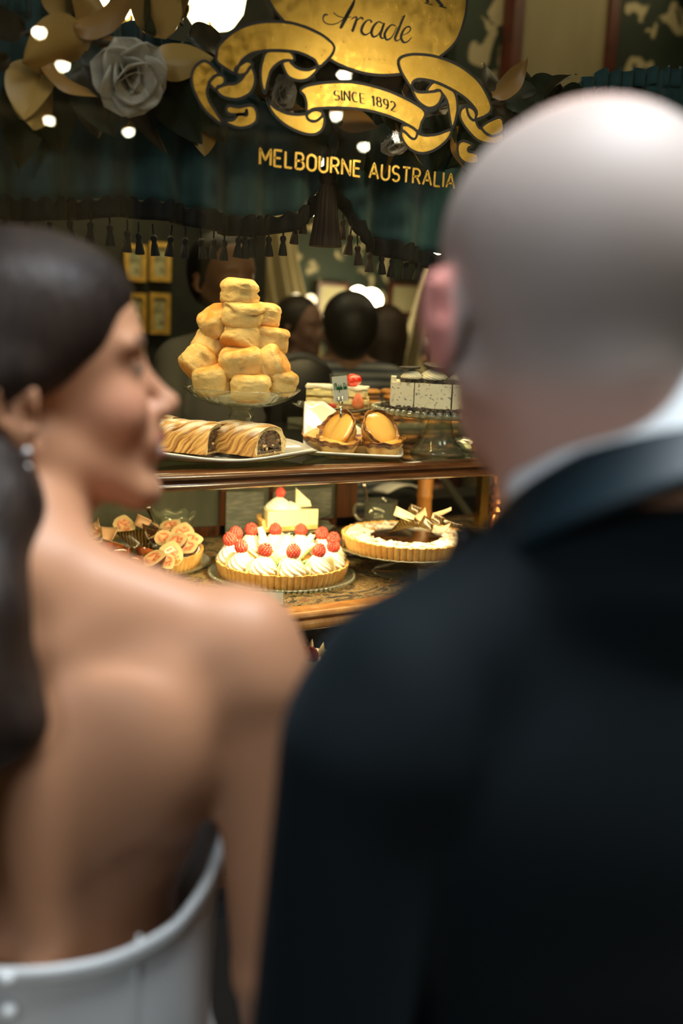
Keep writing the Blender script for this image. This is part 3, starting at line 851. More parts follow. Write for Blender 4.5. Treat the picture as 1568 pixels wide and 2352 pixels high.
# partition beyond the drapes: wallpaper left, panel with dark red frame, wallpaper right
PY = 3.3
def panel(x0, x1, ztop, zbot, th, y):
    a, b = at(x0, 60, y), at(x1, 60, y)
    return G().box((a.x, y, zbot), (b.x, y + th, ztop))
struct('wall_panel_right', panel(1050, 2600, 3.4, 1.75, .06, PY + .05), m_paper)
tp = thing('mirror_panel', 'tall olive wall panel in a dark red frame above the head of the man', 'panel', at(1285, 60, PY))
o = at(1285, 60, PY)
xa, xb = at(1192, 60, PY).x - o.x, at(1388, 60, PY).x - o.x
put('panel_face', G().box((xa, -.01, 1.8 - o.z), (xb, .04, 3.35 - o.z)), m_olive, tp)
m_redwood = mat('dark_red_wood', (.05, .010, .006), (.10, .022, .012), 8, rough=.4)
for a, b in ((xa - .05, xa), (xb, xb + .05)):
    put('frame', G().box((a, -.03, 1.8 - o.z), (b, .04, 3.35 - o.z)), m_redwood, tp)
# far alcove seen between the drapes
ap = at(690, 600, 5.0); bp = at(1000, 600, 5.0)
struct('wall_alcove', G().box((1.2, 4.6, 0), (5.2, 4.68, 2.15)), m_paper)
m_shelfwall = mat('pale_recess', (.36, .32, .18), (.46, .41, .25), 5, rough=.8)
for i, (xa_, xb_, lab_) in enumerate([(735, 795, 'pale picture hanging above the dark haired guest'), (900, 962, 'pale picture hanging near the right drape')]):
    a = at(xa_, 655, 4.55); b = at(xb_, 655, 4.55); z0 = at(xa_, 715, 4.55).z
    t = thing('wall_picture', lab_, 'picture', ((a.x + b.x) / 2, 4.55, (a.z + z0) / 2), 'pale pictures in the alcove')
    w, h = (b.x - a.x) / 2, (a.z - z0) / 2
    put('canvas', G().box((-w, 0, -h), (w, .01, h)), m_shelfwall, t)
    put('frame', G().box((-w - .015, -.01, h), (w + .015, .02, h + .015)).box((-w - .015, -.01, -h - .015), (w + .015, .02, -h)).box((-w - .015, -.01, -h), (-w, .02, h)).box((w, -.01, -h), (w + .015, .02, h)), m_redwood, t)
# gold framed prints on the left pier
m_giltf = mat('gilt_frame', (.52, .30, .05), (.72, .45, .10), 40, rough=.35, metal=.6)
m_print = mat('old_print', (.08, .09, .04), (.42, .40, .22), 24, lo=.42, hi=.56, rough=.6)
m_mount = mat('cream_mount', (.40, .37, .20), rough=.7)
struct('wall_pier', G().box((-.6, 3.72, 0), (1.75, 3.82, 3.4)), mat('dark_green_wall', (.004, .007, .005), (.013, .015, .008), 12, rough=.8))
PIC = [((284, 334), (560, 648), 'gold framed print, upper left of the block of four'), ((342, 390), (555, 648), 'gold framed print, upper right of the block of four'),
       ((290, 334), (672, 765), 'gold framed print, lower left of the block of four'), ((342, 388), (672, 768), 'gold framed print, lower right of the block of four')]
for (xs, ys, lb) in PIC:
    a = at(xs[0], ys[0], 3.70); b = at(xs[1], ys[1], 3.70)
    t = thing('framed_print', lb, 'picture', ((a.x + b.x) / 2, 3.70, (a.z + b.z) / 2), 'gold framed prints on the pier')
    w, h = abs(b.x - a.x) / 2, abs(a.z - b.z) / 2
    fw = .017
    put('frame', G().box((-w, -.012, h - fw), (w, .012, h)).box((-w, -.012, -h), (w, .012, -h + fw)).box((-w, -.012, -h + fw), (-w + fw, .012, h - fw)).box((w - fw, -.012, -h + fw), (w, .012, h - fw)), m_giltf, t)
    put('mount', G().box((-w + fw, 0, -h + fw), (w - fw, .01, h - fw)), m_mount, t)
    put('print', G().box((-w * .42, -.002, -h * .52), (w * .42, 0, h * .55)), m_print, t)
spot('picture_light', (1.15, 3.2, 2.3), (1.15, 3.7, 1.65), 9, WARM, 60)

def sconce(x, y, Y, r, pw, label, strength):
    p = at(x, y, Y)
    t = thing('wall_lamp', label, 'lamp', p, 'glowing globe lamps of the tea room')
    put('globe', G().ball((0, 0, 0), r, 20), emit_mat('globe_glow', (1, .86, .55), strength), t, smooth=True)
    put('bracket', G().tube([(0, .0, -r * .9), (0, .0, -r * 1.5), (0, .04, -r * 1.9), (0, .07, -r * 1.6)], r * .14, 8).lathe([(r * .5, -r * .95), (r * .35, -r * 1.1), (.0001, -r * 1.15)], 16), m_brass, t)
    return t
sconce(680, 688, 4.2, .028, 0, 'small round lamp, left one of the pair on the cream drape', 2.5)
sconce(713, 690, 4.2, .028, 0, 'small round lamp, right one of the pair on the cream drape', 2.5)
sconce(822, 680, 4.3, .045, 0, 'round lamp, left half of the bright double glow in the alcove', 22)
sconce(852, 690, 4.3, .055, 0, 'round lamp, right half of the bright double glow in the alcove', 26)
sconce(722, 474, 3.0, .030, 0, 'bright lamp showing beside the large tassel', 14)
sconce(1000, 580, 3.0, .022, 0, 'bright lamp peeping under the fringe near the man', 14)
point('alcove_lamp_light', at(840, 690, 4.2), 4, WARM, .06)
# chandelier at the top edge: shades of milk glass
p = at(430, -60, 3.2)
ch = thing('chandelier', 'brass chandelier with glowing cream glass shades at the upper left', 'chandelier', p)
m_shade = emit_mat('milk_glass_shade', (1, .88, .55), 7)
put('hub', G().lathe([(.0001, -.12), (.02, -.10), (.03, -.03), (.015, .03), (.012, .60), (.0001, .60)], 20), m_brass, ch)
for x, y, sc in ((490, 5, 1.25), (200, -5, .8), (320, 30, .62), (70, -20, .6)):
    q = at(x, y, 3.2) - p
    put('lamp_shade', G().lathe([(.05 * sc, -.055 * sc), (.075 * sc, -.02 * sc), (.085 * sc, .04 * sc), (.07 * sc, .085 * sc), (.02 * sc, .11 * sc)], 28), m_shade, ch, loc=q, smooth=True)
    put('arm', G().tube(catmull([(0, 0, -.05), (q.x * .4, 0, -.12), (q.x * .8, 0, q.z - .10 * sc), (q.x, 0, q.z - .06 * sc)], 6, False), .007, 8), m_brass, ch)
for i in range(14):
    a = random.uniform(0, 1)
    q = at(300 + 190 * a, 40 + random.uniform(-20, 35), 3.15) - p
    put('crystal_drop', G().ball((0, 0, 0), .010, 8, sc=(1, 1, 1.6)), m_shade if i % 2 else m_brass, ch, loc=q)

# ================================================================== DISPLAY TIERS
m_glass = glass_mat('clear_glass', (.95, .97, .93), fac=1.6, rough=.03, haze=.05)
m_cut = glass_mat('cut_glass', (.90, .92, .84), fac=2.6, rough=.06, haze=.09, hazec=(.75, .78, .62))
m_shelfglass = glass_mat('dark_shelf_glass', (.34, .38, .32), fac=2.0, rough=.03, haze=.03, hazec=(.3, .35, .3))
m_steel = mat('steel', (.62, .60, .55), rough=.2, metal=1)
m_white = mat('white_porcelain', (.86, .83, .74), rough=.12, coat=.7)
m_card = mat('white_card', (.93, .91, .84), rough=.6)
def tapestry():
    m, nt, b = nodes('floral_tapestry')
    a = ramp(nt, tex(nt, 16, 5, .75, dist=2.2), [(.34, (.012, .009, .010)), (.42, (.030, .035, .028)), (.47, (.10, .055, .02)), (.52, (.36, .25, .10)), (.57, (.16, .10, .035)), (.62, (.20, .035, .02)), (.68, (.30, .22, .09))])
    lnk(nt, a, b.inputs['Base Color']); b.inputs['Roughness'].default_value = .8
    bn = nt.nodes.new('ShaderNodeBump'); bn.inputs['Distance'].default_value = .001
    lnk(nt, tex(nt, 300), bn.inputs['Height']); lnk(nt, bn.outputs[0], b.inputs['Normal'])
    return m
m_tap = tapestry()
RY0 = 1.500
def rail(g, z, x0, x1, h):
    pr = [(RY0 + .030, z), (RY0 + .004, z), (RY0 - .004, z - .002), (RY0 - .008, z - .006), (RY0 - .0085, z - .010), (RY0 - .003, z - .013), (RY0 - .002, z - .016), (RY0 - .007, z - .020), (RY0 - .008, z - h + .004), (RY0 - .003, z - h), (RY0 + .030, z - h)]
    n = len(pr)
    v = [(x0, y, zz) for y, zz in pr] + [(x1, y, zz) for y, zz in pr]
    g.add(v, [tuple(range(n)), tuple(range(2 * n - 1, n - 1, -1))] + [(i, n + i, n + (i + 1) % n, (i + 1) % n) for i in range(n)])
    return g
case = thing('display_case', 'tall mahogany and glass pastry display case behind the window', 'display case', (0, 0, 0))
put('rail', rail(G(), ZU + .001, -.25, 2.2, .030), m_mahog, case, smooth=60, label='dark mahogany moulding of the upper tier')
put('rail', rail(G(), ZL + .004, -.25, 2.2, .036), m_oak, case, smooth=60, label='orange wooden moulding of the lower tier')
put('glass_shelf', G().box((-.25, RY0 + .002, ZU - .008), (2.2, 2.16, ZU)), m_shelfglass, case)
put('shelf_board', G().box((-.25, RY0 + .002, ZL - .030), (2.2, 2.16, ZL - .003)), m_mahog, case)
put('shelf_board', G().box((-.25, RY0 + .03, .80), (2.2, 2.16, .825)), m_mahog, case)
bk = G()
for i, (xa, xb) in enumerate([(498, 514), (613, 622), (765, 810)]):
    a, b = at(xa, 1200, 2.15), at(xb, 1200, 2.15); bk.box((a.x, 2.135, ZL - .03), (b.x, 2.16, ZU - .008))
bk.box((-.25, 2.135, ZL - .03), (1.36, 2.16, ZL + .02)); bk.box((-.25, 2.135, ZU - .035), (2.2, 2.16, ZU - .008))
bk.box((-.25, 2.13, .5), (2.2, 2.16, ZL - .03)); bk.box((-.25, 1.52, 0), (2.2, 2.16, .5))
put('back_frame', bk, m_mahog_y, case)
m_backglass = mat('dim_back_glass', (.07, .075, .055), (.13, .13, .10), 8, rough=.15, stretch=(1, 1, .3))
put('back_pane', G().box((-.25, 2.145, ZL + .02), (at(765, 1200, 2.15).x, 2.150, ZU - .035)), m_backglass, case)
# printed sheets standing behind the rear glass
m_sheet = mat('printed_sheet', (.12, .13, .11), (.22, .22, .18), 60, lo=.45, hi=.6, rough=.6, stretch=(.4, 1, 3))
for i, (c, lb) in enumerate([([(520, 1130), (606, 1130), (604, 1240), (518, 1225)], 'grey printed sheet behind the cake tier, narrow one'), ([(628, 1130), (762, 1120), (760, 1180), (626, 1235)], 'grey printed sheet behind the cake tier, wide one')]):
    P = [at(x, y, 2.125) for x, y in c]; o = P[0]
    g = G(); v = [(p.x - o.x, dy, p.z - o.z) for dy in (0, .003) for p in P]
    g.add(v, [(0, 1, 2, 3), (7, 6, 5, 4), (0, 4, 5, 1), (1, 5, 6, 2), (2, 6, 7, 3), (3, 7, 4, 0)])
    solo('menu_sheet', g, m_sheet, lb, 'paper', loc=o, group='printed sheets at the back of the case')
# turned wooden post, brass posts, slanting stay
p = at(975, 1140, 2.02)
solo('turned_post', G().lathe([(.020, ZL - .002), (.020, ZL + .03), (.0215, ZL + .035), (.019, ZL + .06), (.0185, ZL + .08), (.0205, ZL + .085), (.0205, ZL + .09), (.019, ZL + .095), (.0215, ZL + .17), (.0235, ZL + .225), (.026, ZL + .235), (.026, ZU - .0085)], 28), m_oak, 'turned orange wooden post holding up the upper tier', 'post', loc=(p.x, p.y, 0))
for (x, Y, rr, lb, mm) in ((1108, 2.0, .012, 'square brass post at the right end of the case', 'b'),):
    p = at(x, 1130, Y)
    solo('brass_post', G().box((-.013, -.012, .83), (.013, .012, ZU - .009)), m_brass, lb, 'post', loc=(p.x, p.y, 0))
p = at(1142, 1130, 1.72)
solo('turned_brass_post', G().lathe([(.014, ZL - .002), (.014, ZL + .09)] + [(.011 + .005 * (k % 2), ZL + .1 + k * .009) for k in range(9)] + [(.015, ZL + .19), (.017, ZU - .0085)], 24), mat('copper_post', (.75, .33, .12), rough=.22, metal=1), 'turned coppery post beside the collar of the man', 'post', loc=(p.x, p.y, 0))
a, b = at(1015, 1095, 2.3), at(1100, 1215, 2.3); b = a + (b - a) * (a.z / (a.z - b.z))
solo('slanting_stay', G().tube([(a.x, a.y, a.z), (b.x, b.y, b.z)], .012, 8), mat('grey_metal', (.13, .13, .10), rough=.5), 'grey slanting metal stay behind the turned post', 'stay')
# bright folded paper on a counter behind
o = at(930, 1130, 2.42)
m_news = mat('bright_paper', (.75, .73, .66), (.85, .84, .8), 6, rough=.7)
solo('folded_paper', G().grid(lambda u, v: (-.06 + .13 * u, .10 * v, .02 * math.sin(u * 3) - .01 * v), 10, 4, thick=.004), m_news, 'white folded paper lying on the counter behind the case', 'paper', loc=o, smooth=True)
solo('rear_counter', G().box((-.1, 0, -.2), (1.0, .14, 0)).box((-.05, .02, -.02 - o.z + .03), (.95, .12, -.2)), m_black, 'dark counter behind the display case under the paper', 'counter', loc=(1.65, 2.40, o.z - .02))
# tapestry cloth over the lower tier
solo('tapestry_cloth', G().grid(lambda u, v: (-.25 + 2.4 * u, RY0 + .010 + .60 * v, ZL + .0005 + .0012 * math.sin(u * 60) * math.sin(v * 14)), 160, 30, thick=.0025), m_tap, 'brown floral tapestry cloth lying on the lower tier', 'cloth', smooth=True)
ZC = ZL + .003

# ================================================================== PASTRY MATERIALS
m_crust = mat('shortcrust', (.60, .30, .07), (.76, .47, .16), 45, rough=.6, bump=.0006, bscale=300)
m_cream = mat('whipped_cream', (.88, .83, .68), (.92, .88, .76), 40, rough=.45, sss=.1)
m_lime = mat('lemon_filling', (.88, .70, .22), rough=.25, coat=.4)
m_whitechoc = mat('white_chocolate', (.88, .82, .50), rough=.35)
m_green = mat('green_striped_chocolate', (.15, .50, .16), (.62, .85, .42), 60, lo=.4, hi=.6, rough=.35, kind='X', dist=2)
m_bronze = mat('striped_dark_chocolate', (.022, .012, .003), (.12, .070, .018), 60, lo=.3, hi=.7, rough=.28, kind='X', dist=2.5, coat=.5)
m_pinkchoc = mat('pale_chocolate_back', (.62, .36, .20), (.75, .50, .32), 20, rough=.4)
m_rasp = mat('raspberry_red', (.55, .03, .025), (.72, .09, .05), 150, rough=.35, coat=.3, sss=.1)
m_dark = mat('glossy_chocolate', (.030, .012, .005), (.09, .04, .015), 60, rough=.14, coat=.8)
m_figskin = mat('fig_skin', (.045, .012, .030), (.16, .06, .05), 40, rough=.28, coat=.5)
m_figflesh = mat('fig_rim', (.62, .44, .22), (.72, .55, .30), 30, rough=.35)
m_figcore = mat('fig_core', (.60, .14, .07), (.86, .52, .28), 160, lo=.4, hi=.6, rough=.25, coat=.5)
m_glazedfig = mat('glazed_fig', (.10, .022, .008), (.30, .08, .02), 30, rough=.12, coat=1)

def rasp_geo():
    g = G()
    for k in range(9):
        t = k / 8; z = .0095 * (1 - 2 * t) ; r = .0088 * math.sqrt(max(0, 1 - (1 - 2 * t) ** 2 * .92)) * (1.0 if t > .5 else .85 + .3 * t)
        n = max(1, int(2 * math.pi * r / .0040))
        for i in range(n):
            a = 2 * math.pi * (i + .5 * (k % 2)) / n
            g.ball((r * math.cos(a), r * math.sin(a), z), .0026, 8)
    g.ball((0, 0, 0), .0080, 12, sc=(1, 1, 1.15))
    return g
RASP = rasp_geo().mesh('raspberry', m_rasp, True)
def swirl_geo(R=.024, H=.038, lobes=9, tw=95, n=72):
    prof = [(.86 * R, 0), (1.0 * R, .10 * H), (1.0 * R, .24 * H), (.90 * R, .38 * H), (.78 * R, .50 * H), (.62 * R, .64 * H), (.45 * R, .78 * H), (.26 * R, .90 * H), (.10 * R, .98 * H), (.0001, 1.03 * H)]
    P = []
    for i in range(len(prof) - 1):
        for k in range(3):
            t = k / 3; P.append((prof[i][0] * (1 - t) + prof[i + 1][0] * t, prof[i][1] * (1 - t) + prof[i + 1][1] * t))
    P.append(prof[-1])
    return G().lathe(P, n, rf=lambda a, i, r, z: 1 - .17 + .20 * abs(math.cos(lobes * .5 * (a + R_(tw) * z / H * 1.6))) ** .7)
SWIRL = swirl_geo().mesh('cream_swirl', m_cream, True)
def shell_geo(g, R, H, flutes, th=.006, base=.94):
    pr = [(R * base - .002, 0), (R * base, .001), (R * (base + .03), H * .35), (R * (.99), H * .8), (R, H), (R - th * .5, H + .0008), (R - th, H - .001), (R - th - .001, H - .004)]
    g.lathe(pr, flutes * 8, rf=lambda a, i, r, z: 1 + (.026 * (abs(math.cos(a * flutes / 2)) ** .5 - .6) if 0 < i < 6 else 0), zf=lambda a, i, r, z: (.0007 * math.sin(a * 37) + .0005 * math.sin(a * 91)) if i > 3 else 0)
    return g
def shard_geo(pts, curl=.006, th=.0012, n=8):
    # four corners (local) bent into a curl
    a, b, c, d = [Vector(p) for p in pts]
    nn = (b - a).cross(d - a).normalized()
    def fn(u, v):
        p = (a * (1 - u) + b * u) * (1 - v) + (d * (1 - u) + c * u) * v
        return p + nn * curl * (1 - (2 * u - 1) ** 2) * (.5 + v)
    return G().grid(fn, n, 4, thick=th)
def plate_glass(R, h=.012, n=96, wav=0, k=24):
    return G().lathe([(.0001, 0), (R * .55, 0), (R * .60, .002), (R * .92, h * .8), (R, h), (R * 1.005, h + .0012), (R * .99, h + .0022), (R * .90, h * .8 + .002), (R * .58, .0042), (.0001, .0040)], n, rf=lambda a, i, r, z: 1 + (wav * math.cos(a * k) if 3 <= i <= 7 else 0), zf=(lambda a, i, r, z: wav * R * .7 * math.cos(a * k) if 3 <= i <= 7 else 0) if wav else None)
def beads(R, z, n, r=.0032):
    g = G()
    for i in range(n):
        a = 2 * math.pi * i / n; g.ball((R * math.cos(a), R * math.sin(a), z), r, 10)
    return g

# ---------------------------------------------------------------- lemon cream tart
LC = Vector((.867, 1.728, ZC))
pl = thing('glass_plate', 'round beaded glass plate under the raspberry cream tart', 'plate', LC)
put('dish', plate_glass(.143, .008), m_cut, pl, smooth=True)
put('beaded_rim', beads(.1445, .0085, 84, .0042), m_cut, pl, smooth=True)
lt = thing('cream_tart', 'large lemon tart with whipped cream swirls and raspberries on beaded glass plate', 'tart', LC + Vector((0, 0, .006)))
put('crust', shell_geo(G(), .132, .029, 66), m_crust, lt, smooth=35)
put('filling', G().lathe([(.126, .018), (.126, .0245), (.06, .0255), (.0001, .0255)], 64), m_lime, lt, smooth=True)
random.seed(3)
for i in range(12):
    a = 2 * math.pi * (i + .45) / 12
    s = put('cream_swirl', SWIRL, None, lt, loc=(.104 * math.cos(a), .104 * math.sin(a), .024), rot=(0, 0, random.uniform(0, 6)))
    s.scale = [random.uniform(1.06, 1.16)] * 3
    put('raspberry', RASP, None, s, loc=(random.uniform(-.002, .002), random.uniform(-.002, .002), .041), rot=(random.uniform(-.3, .3), random.uniform(-.3, .3), random.uniform(0, 6)), label='red raspberry').scale = (1.12, 1.12, 1.12)
    b = a + math.pi / 12
    def fn(u, v, b=b):
        w = .022; h = .030
        s_ = 2 * u - 1; hh = h * math.sqrt(max(0, 1 - s_ * s_)) * v
        r = .100 + .030 * (.5 + s_ * .5) - .006
        return (r * math.cos(b) - .006 * (1 - s_ * s_) * math.sin(b), r * math.sin(b) + .006 * (1 - s_ * s_) * math.cos(b), .024 + hh)
    put('chocolate_disc', G().grid(fn, 12, 6, thick=.0022), m_whitechoc, lt, smooth=True)
for k, (a, r, h, w, t, mm) in enumerate([(0.2, .045, .055, .03, .5, 0), (1.1, .05, .05, .034, .6, 0), (2.0, .045, .062, .03, .3, 0), (2.8, .05, .05, .03, .7, 0), (3.6, .04, .058, .03, .4, 0), (4.6, .03, .042, .03, .7, 0), (5.6, .035, .05, .03, .5, 0),
                                     (3.8, .055, .038, .034, .8, 1), (4.4, .050, .036, .034, .8, 1), (5.0, .055, .036, .036, .9, 1), (5.6, .055, .034, .036, .9, 1), (.9, .02, .05, .03, .4, 0)]):
    d = Vector((math.cos(a), math.sin(a), 0)); s_ = Vector((-d.y, d.x, 0)); bz = Vector((0, 0, .026))
    top = d * (r + h * math.sin(t)) + Vector((0, 0, .026 + h * math.cos(t)))
    b0_ = d * r * .8 + bz
    put('chocolate_shard', shard_geo([b0_ - s_ * w * .6, b0_ + s_ * w * .6, top + s_ * w * .10, top - s_ * w * .35], .006), m_green if mm else m_whitechoc, lt, smooth=True, label='green striped shard' if mm else None)

# ---------------------------------------------------------------- fig tart
FC = atz(312, 1296, ZC); FC = Vector((FC.x, FC.y, ZC))
pl = thing('glass_plate', 'wide clear glass plate under the fig tart', 'plate', FC)
put('dish', plate_glass(.150, .010), m_cut, pl, smooth=True)
ft = thing('fig_tart', 'fig tart with cut purple figs and bronze chocolate shards beside the cheek of the woman', 'tart', FC + Vector((0, 0, .006)))
put('crust', shell_geo(G(), .136, .030, 66), m_crust, ft, smooth=35)
put('filling', G().lathe([(.130, .018), (.130, .024), (.08, .030), (.0001, .032)], 48), m_dark, ft, smooth=True)
put('sugar_rim', G().lathe([(.1305, .0255), (.1285, .0285), (.124, .0265)], 180, rf=lambda a, i, r, z: 1 + .006 * math.sin(a * 43), zf=lambda a, i, r, z: .0012 * math.sin(a * 71)), mat('powder_sugar', (.9, .86, .78), rough=.8), ft, smooth=True)
def fig_half(skin, seed):
    rnd = random.Random(seed)
    g = G()
    prof = [(.0001, -.021), (.010, -.019), (.0175, -.012), (.0205, -.003), (.0185, .006), (.0135, .013), (.0075, .018), (.003, .021), (.0001, .022)]
    n = 14
    v = []; f = []
    for r, z in prof:
        for j in range(n + 1):
            a = math.pi * j / n
            v.append((r * math.cos(a), r * math.sin(a) * .95, z))
    m_ = n + 1
    for i in range(len(prof) - 1):
        for j in range(n): f.append((i * m_ + j, (i + 1) * m_ + j, (i + 1) * m_ + j + 1, i * m_ + j + 1))
    g.add(v, f, mi=0)
    def outline(k, y): return [(r * k, y, z * k - .001 * (1 - k)) for r, z in prof] + [(-r * k, y, z * k - .001 * (1 - k)) for r, z in prof[-2:0:-1]]
    o0, o1, o2, o3 = outline(1, 0), outline(.66, -.0006), outline(.46, .0002), outline(.22, .0012)
    N = len(o0)
    g.add(o0 + o1, [(i, (i + 1) % N, N + (i + 1) % N, N + i) for i in range(N)], mi=1)
    g.add(o1 + o2, [(i, (i + 1) % N, N + (i + 1) % N, N + i) for i in range(N)], mi=2)
    g.add(o2 + o3, [(i, (i + 1) % N, N + (i + 1) % N, N + i) for i in range(N)], mi=2)
    g.add(o3, [tuple(range(N))], mi=2)
    return g.mesh('fig_half', [skin, m_figflesh, m_figcore], 50)
FH = fig_half(m_figskin, 1); FGL = fig_half(m_glazedfig, 2)
def cam_frame(o): pass
CR = Vector((math.cos(_y), -math.sin(_y), 0)); CD = Vector((math.sin(_y), math.cos(_y), 0))  # picture right / away, level
def fig_at(x, y, dz, face, mesh, sc=1.0, depth=0):
    # picture point at a given height over the shelf -> tart-local position; face = direction of the cut (picture right, up, towards camera)
    p = atz(x, y, ZC + .006 + dz) + CD * depth
    loc = p - (FC + Vector((0, 0, .006)))
    n = (CR * face[0] + Vector((0, 0, 1)) * (face[1] + .35) - CD * face[2]).normalized()
    # cut normal is local -Y
    q = (-n).to_track_quat('Y', 'Z').to_matrix().to_4x4() @ RY(face[3] if len(face) > 3 else 0)
    o = put('fig_half', mesh, None, ft, loc=loc, rot=q.to_euler())
    o.scale = (sc, sc, sc)
for x, y, dz, face, kind, sc in [
    (352, 1282, .040, (-.5, .7, .5, 1.0), 0, 1.25), (392, 1272, .040, (.25, .25, 1, .3), 0, 1.25), (384, 1290, .032, (.0, .3, 1, 2.5), 0, .8), (430, 1256, .045, (-.2, .8, .5, 2.2), 0, 1.15),
    (440, 1238, .052, (.2, .7, .6, 1.6), 0, 1.1), (420, 1222, .060, (.1, .6, .8, .2), 0, 1.2), (392, 1206, .068, (-.1, .8, .5, .5), 0, 1.1), (405, 1242, .055, (-.3, .6, .7, .9), 0, 1.1), (378, 1236, .05, (.2, .5, .8, 2.0), 0, 1.0),
    (300, 1290, .036, (-.6, .6, -.4, .6), 1, 1.25), (270, 1268, .045, (-.5, .7, -.4, .9), 1, 1.2), (242, 1282, .036, (.2, .9, -.6, .1), 1, 1.15), (232, 1250, .05, (-.2, 1, -.5, 1.2), 1, 1.2), (222, 1268, .04, (.3, .8, .3, .1), 0, .9),
    (262, 1245, .05, (.3, .9, -.3, .4), 1, 1.1), (335, 1262, .045, (.2, .7, -.5, 1.4), 1, 1.0), (285, 1205, .068, (.5, .6, .8, .3), 0, 1.15), (215, 1225, .055, (-.2, .8, .4, .2), 0, 1.1), (196, 1250, .045, (.1, .8, .3, 1.2), 1, 1.1),
    (320, 1225, .055, (.1, .9, -.2, .8), 1, 1.1), (350, 1225, .055, (-.4, .7, .4, .2), 0, .9), (180, 1290, .03, (.1, .9, -.3, 0), 1, 1.1), (160, 1265, .04, (.1, .9, -.3, 0), 1, 1.1), (255, 1300, .03, (.1, .9, -.3, 2), 1, 1.1), (210, 1300, .03, (.1, .9, -.3, 1), 1, 1.1)]:
    fig_at(x, y, dz, face, FGL if kind else FH, sc)
def shard_px(parent, base, corners, m, curl=.006, label=None):
    # corners: (x, y, depth offset) traced, on a picture-facing plane through the parent's centre
    P = []
    for x, y, dd in corners:
        d = ray(x, y); t = ((base + CD * dd) - CAM).dot(CD) / d.dot(CD)
        P.append(CAM + d * t - Vector(parent.location))
    put('chocolate_shard', shard_geo(P, curl), m, parent, smooth=True, label=label)
FB = FC + Vector((0, 0, .03))
for c, mm, lb in [
    ([(264, 1222, 0), (334, 1214, -.01), (343, 1244, -.02), (312, 1266, -.02)], m_bronze, None), ([(326, 1202, .02), (364, 1212, .02), (366, 1246, .0), (334, 1238, .0)], m_dark, 'dark glossy shard'),
    ([(306, 1205, .03), (316, 1180, .03), (348, 1196, .03), (328, 1214, .02)], m_pinkchoc, 'pale pink shard'), ([(346, 1198, .04), (366, 1212, .03), (395, 1216, .02), (362, 1205, .03)], m_pinkchoc, None),
    ([(192, 1208, .02), (202, 1202, .02), (230, 1208, .0), (196, 1224, .0)], m_pinkchoc, None), ([(212, 1200, .02), (224, 1188, .02), (228, 1210, .0), (218, 1214, .0)], m_pinkchoc, None),
    ([(231, 1209, .0), (274, 1210, .0), (258, 1240, -.02), (236, 1238, -.02)], m_pinkchoc, None), ([(322, 1256, -.04), (346, 1246, -.05), (350, 1262, -.05), (326, 1278, -.05)], m_bronze, None),
    ([(205, 1225, .0), (235, 1222, .0), (236, 1240, -.02), (212, 1242, -.02)], m_whitechoc, 'white shard')]:
    shard_px(ft, FB, c, mm, label=lb)

# ---------------------------------------------------------------- powdered chocolate tart on a glass stand
CC = Vector((1.122, 1.672, ZC))
def stand(label, c, R, zr, foot=.062, stem=.010, rim='plain', group=None, mt=None, wav=0, k=24):
    h = zr - c.z
    t = thing('cake_stand', label, 'cake stand', c, group)
    mt = mt or m_cut
    ft_ = G().lathe([(.0001, 0), (foot, 0), (foot, .002), (foot * .85, .006), (foot * .5, .013), (stem * 1.6, .020), (stem * 1.25, .026)], 48)
    put('foot', ft_, mt, t, smooth=True)
    put('stem', G().lathe([(stem * 1.25, .026), (stem, .03), (stem * 1.5, h * .5), (stem, h - .014), (stem * 2.2, h - .006), (stem * 2.4, h - .0005)], 24), mt, t, smooth=True)
    put('dish', plate_glass(R, .010, wav=wav, k=k), mt, t, loc=(0, 0, h - .001), smooth=True)
    return t, h
st, h = stand('round glass cake stand under the powdered chocolate tart', CC, .142, 1.127, .070)
put('scalloped_rim', G().lathe([(.136, h + .0085), (.141, h + .011), (.1435, h + .0095), (.140, h + .0075), (.136, h + .0085)], 180, rf=lambda a, i, r, z: 1 + .012 * abs(math.sin(a * 18)), zf=lambda a, i, r, z: .002 * abs(math.sin(a * 18))), m_cut, st, smooth=True)
ct = thing('chocolate_tart', 'powdered chocolate tart topped with bronze chocolate shards on glass stand', 'tart', (CC.x, CC.y, 1.127 + .005))
put('crust', shell_geo(G(), .133, .030, 66), m_crust, ct, smooth=35)
m_powd = mat('powdered_crumble', (.42, .22, .10), (.92, .88, .80), 55, lo=.36, hi=.50, rough=.8)
def crumble():
    g = G(); n, m_ = 150, 26
    v = []; f = []
    for i in range(m_):
        r = .072 + (.127 - .072) * i / (m_ - 1)
        for j in range(n):
            a = 2 * math.pi * j / n
            q = noise.noise((r * math.cos(a) * 70, r * math.sin(a) * 70, 2)); q2 = noise.noise((r * math.cos(a) * 200, r * math.sin(a) * 200, 5))
            rr = r + (.012 * noise.noise((math.cos(a) * 4, math.sin(a) * 4, 0)) if i < 6 else 0)
            ed = min(1, i / 3, (m_ - 1 - i) / 2)
            v.append((rr * math.cos(a), rr * math.sin(a), .0255 + ed * (.0035 + .006 * max(-.3, q) + .003 * q2)))
    for i in range(m_ - 1):
        for j in range(n): f.append((i * n + j, (i + 1) * n + j, (i + 1) * n + (j + 1) % n, i * n + (j + 1) % n))
    return g.add(v, f)
put('crumble_topping', crumble(), m_powd, ct, smooth=True)
put('chocolate_filling', G().lathe([(.126, .020), (.10, .0262), (.04, .0285), (.0001, .0285)], 60), m_dark, ct, smooth=True)
CB = CC + Vector((0, 0, .08))
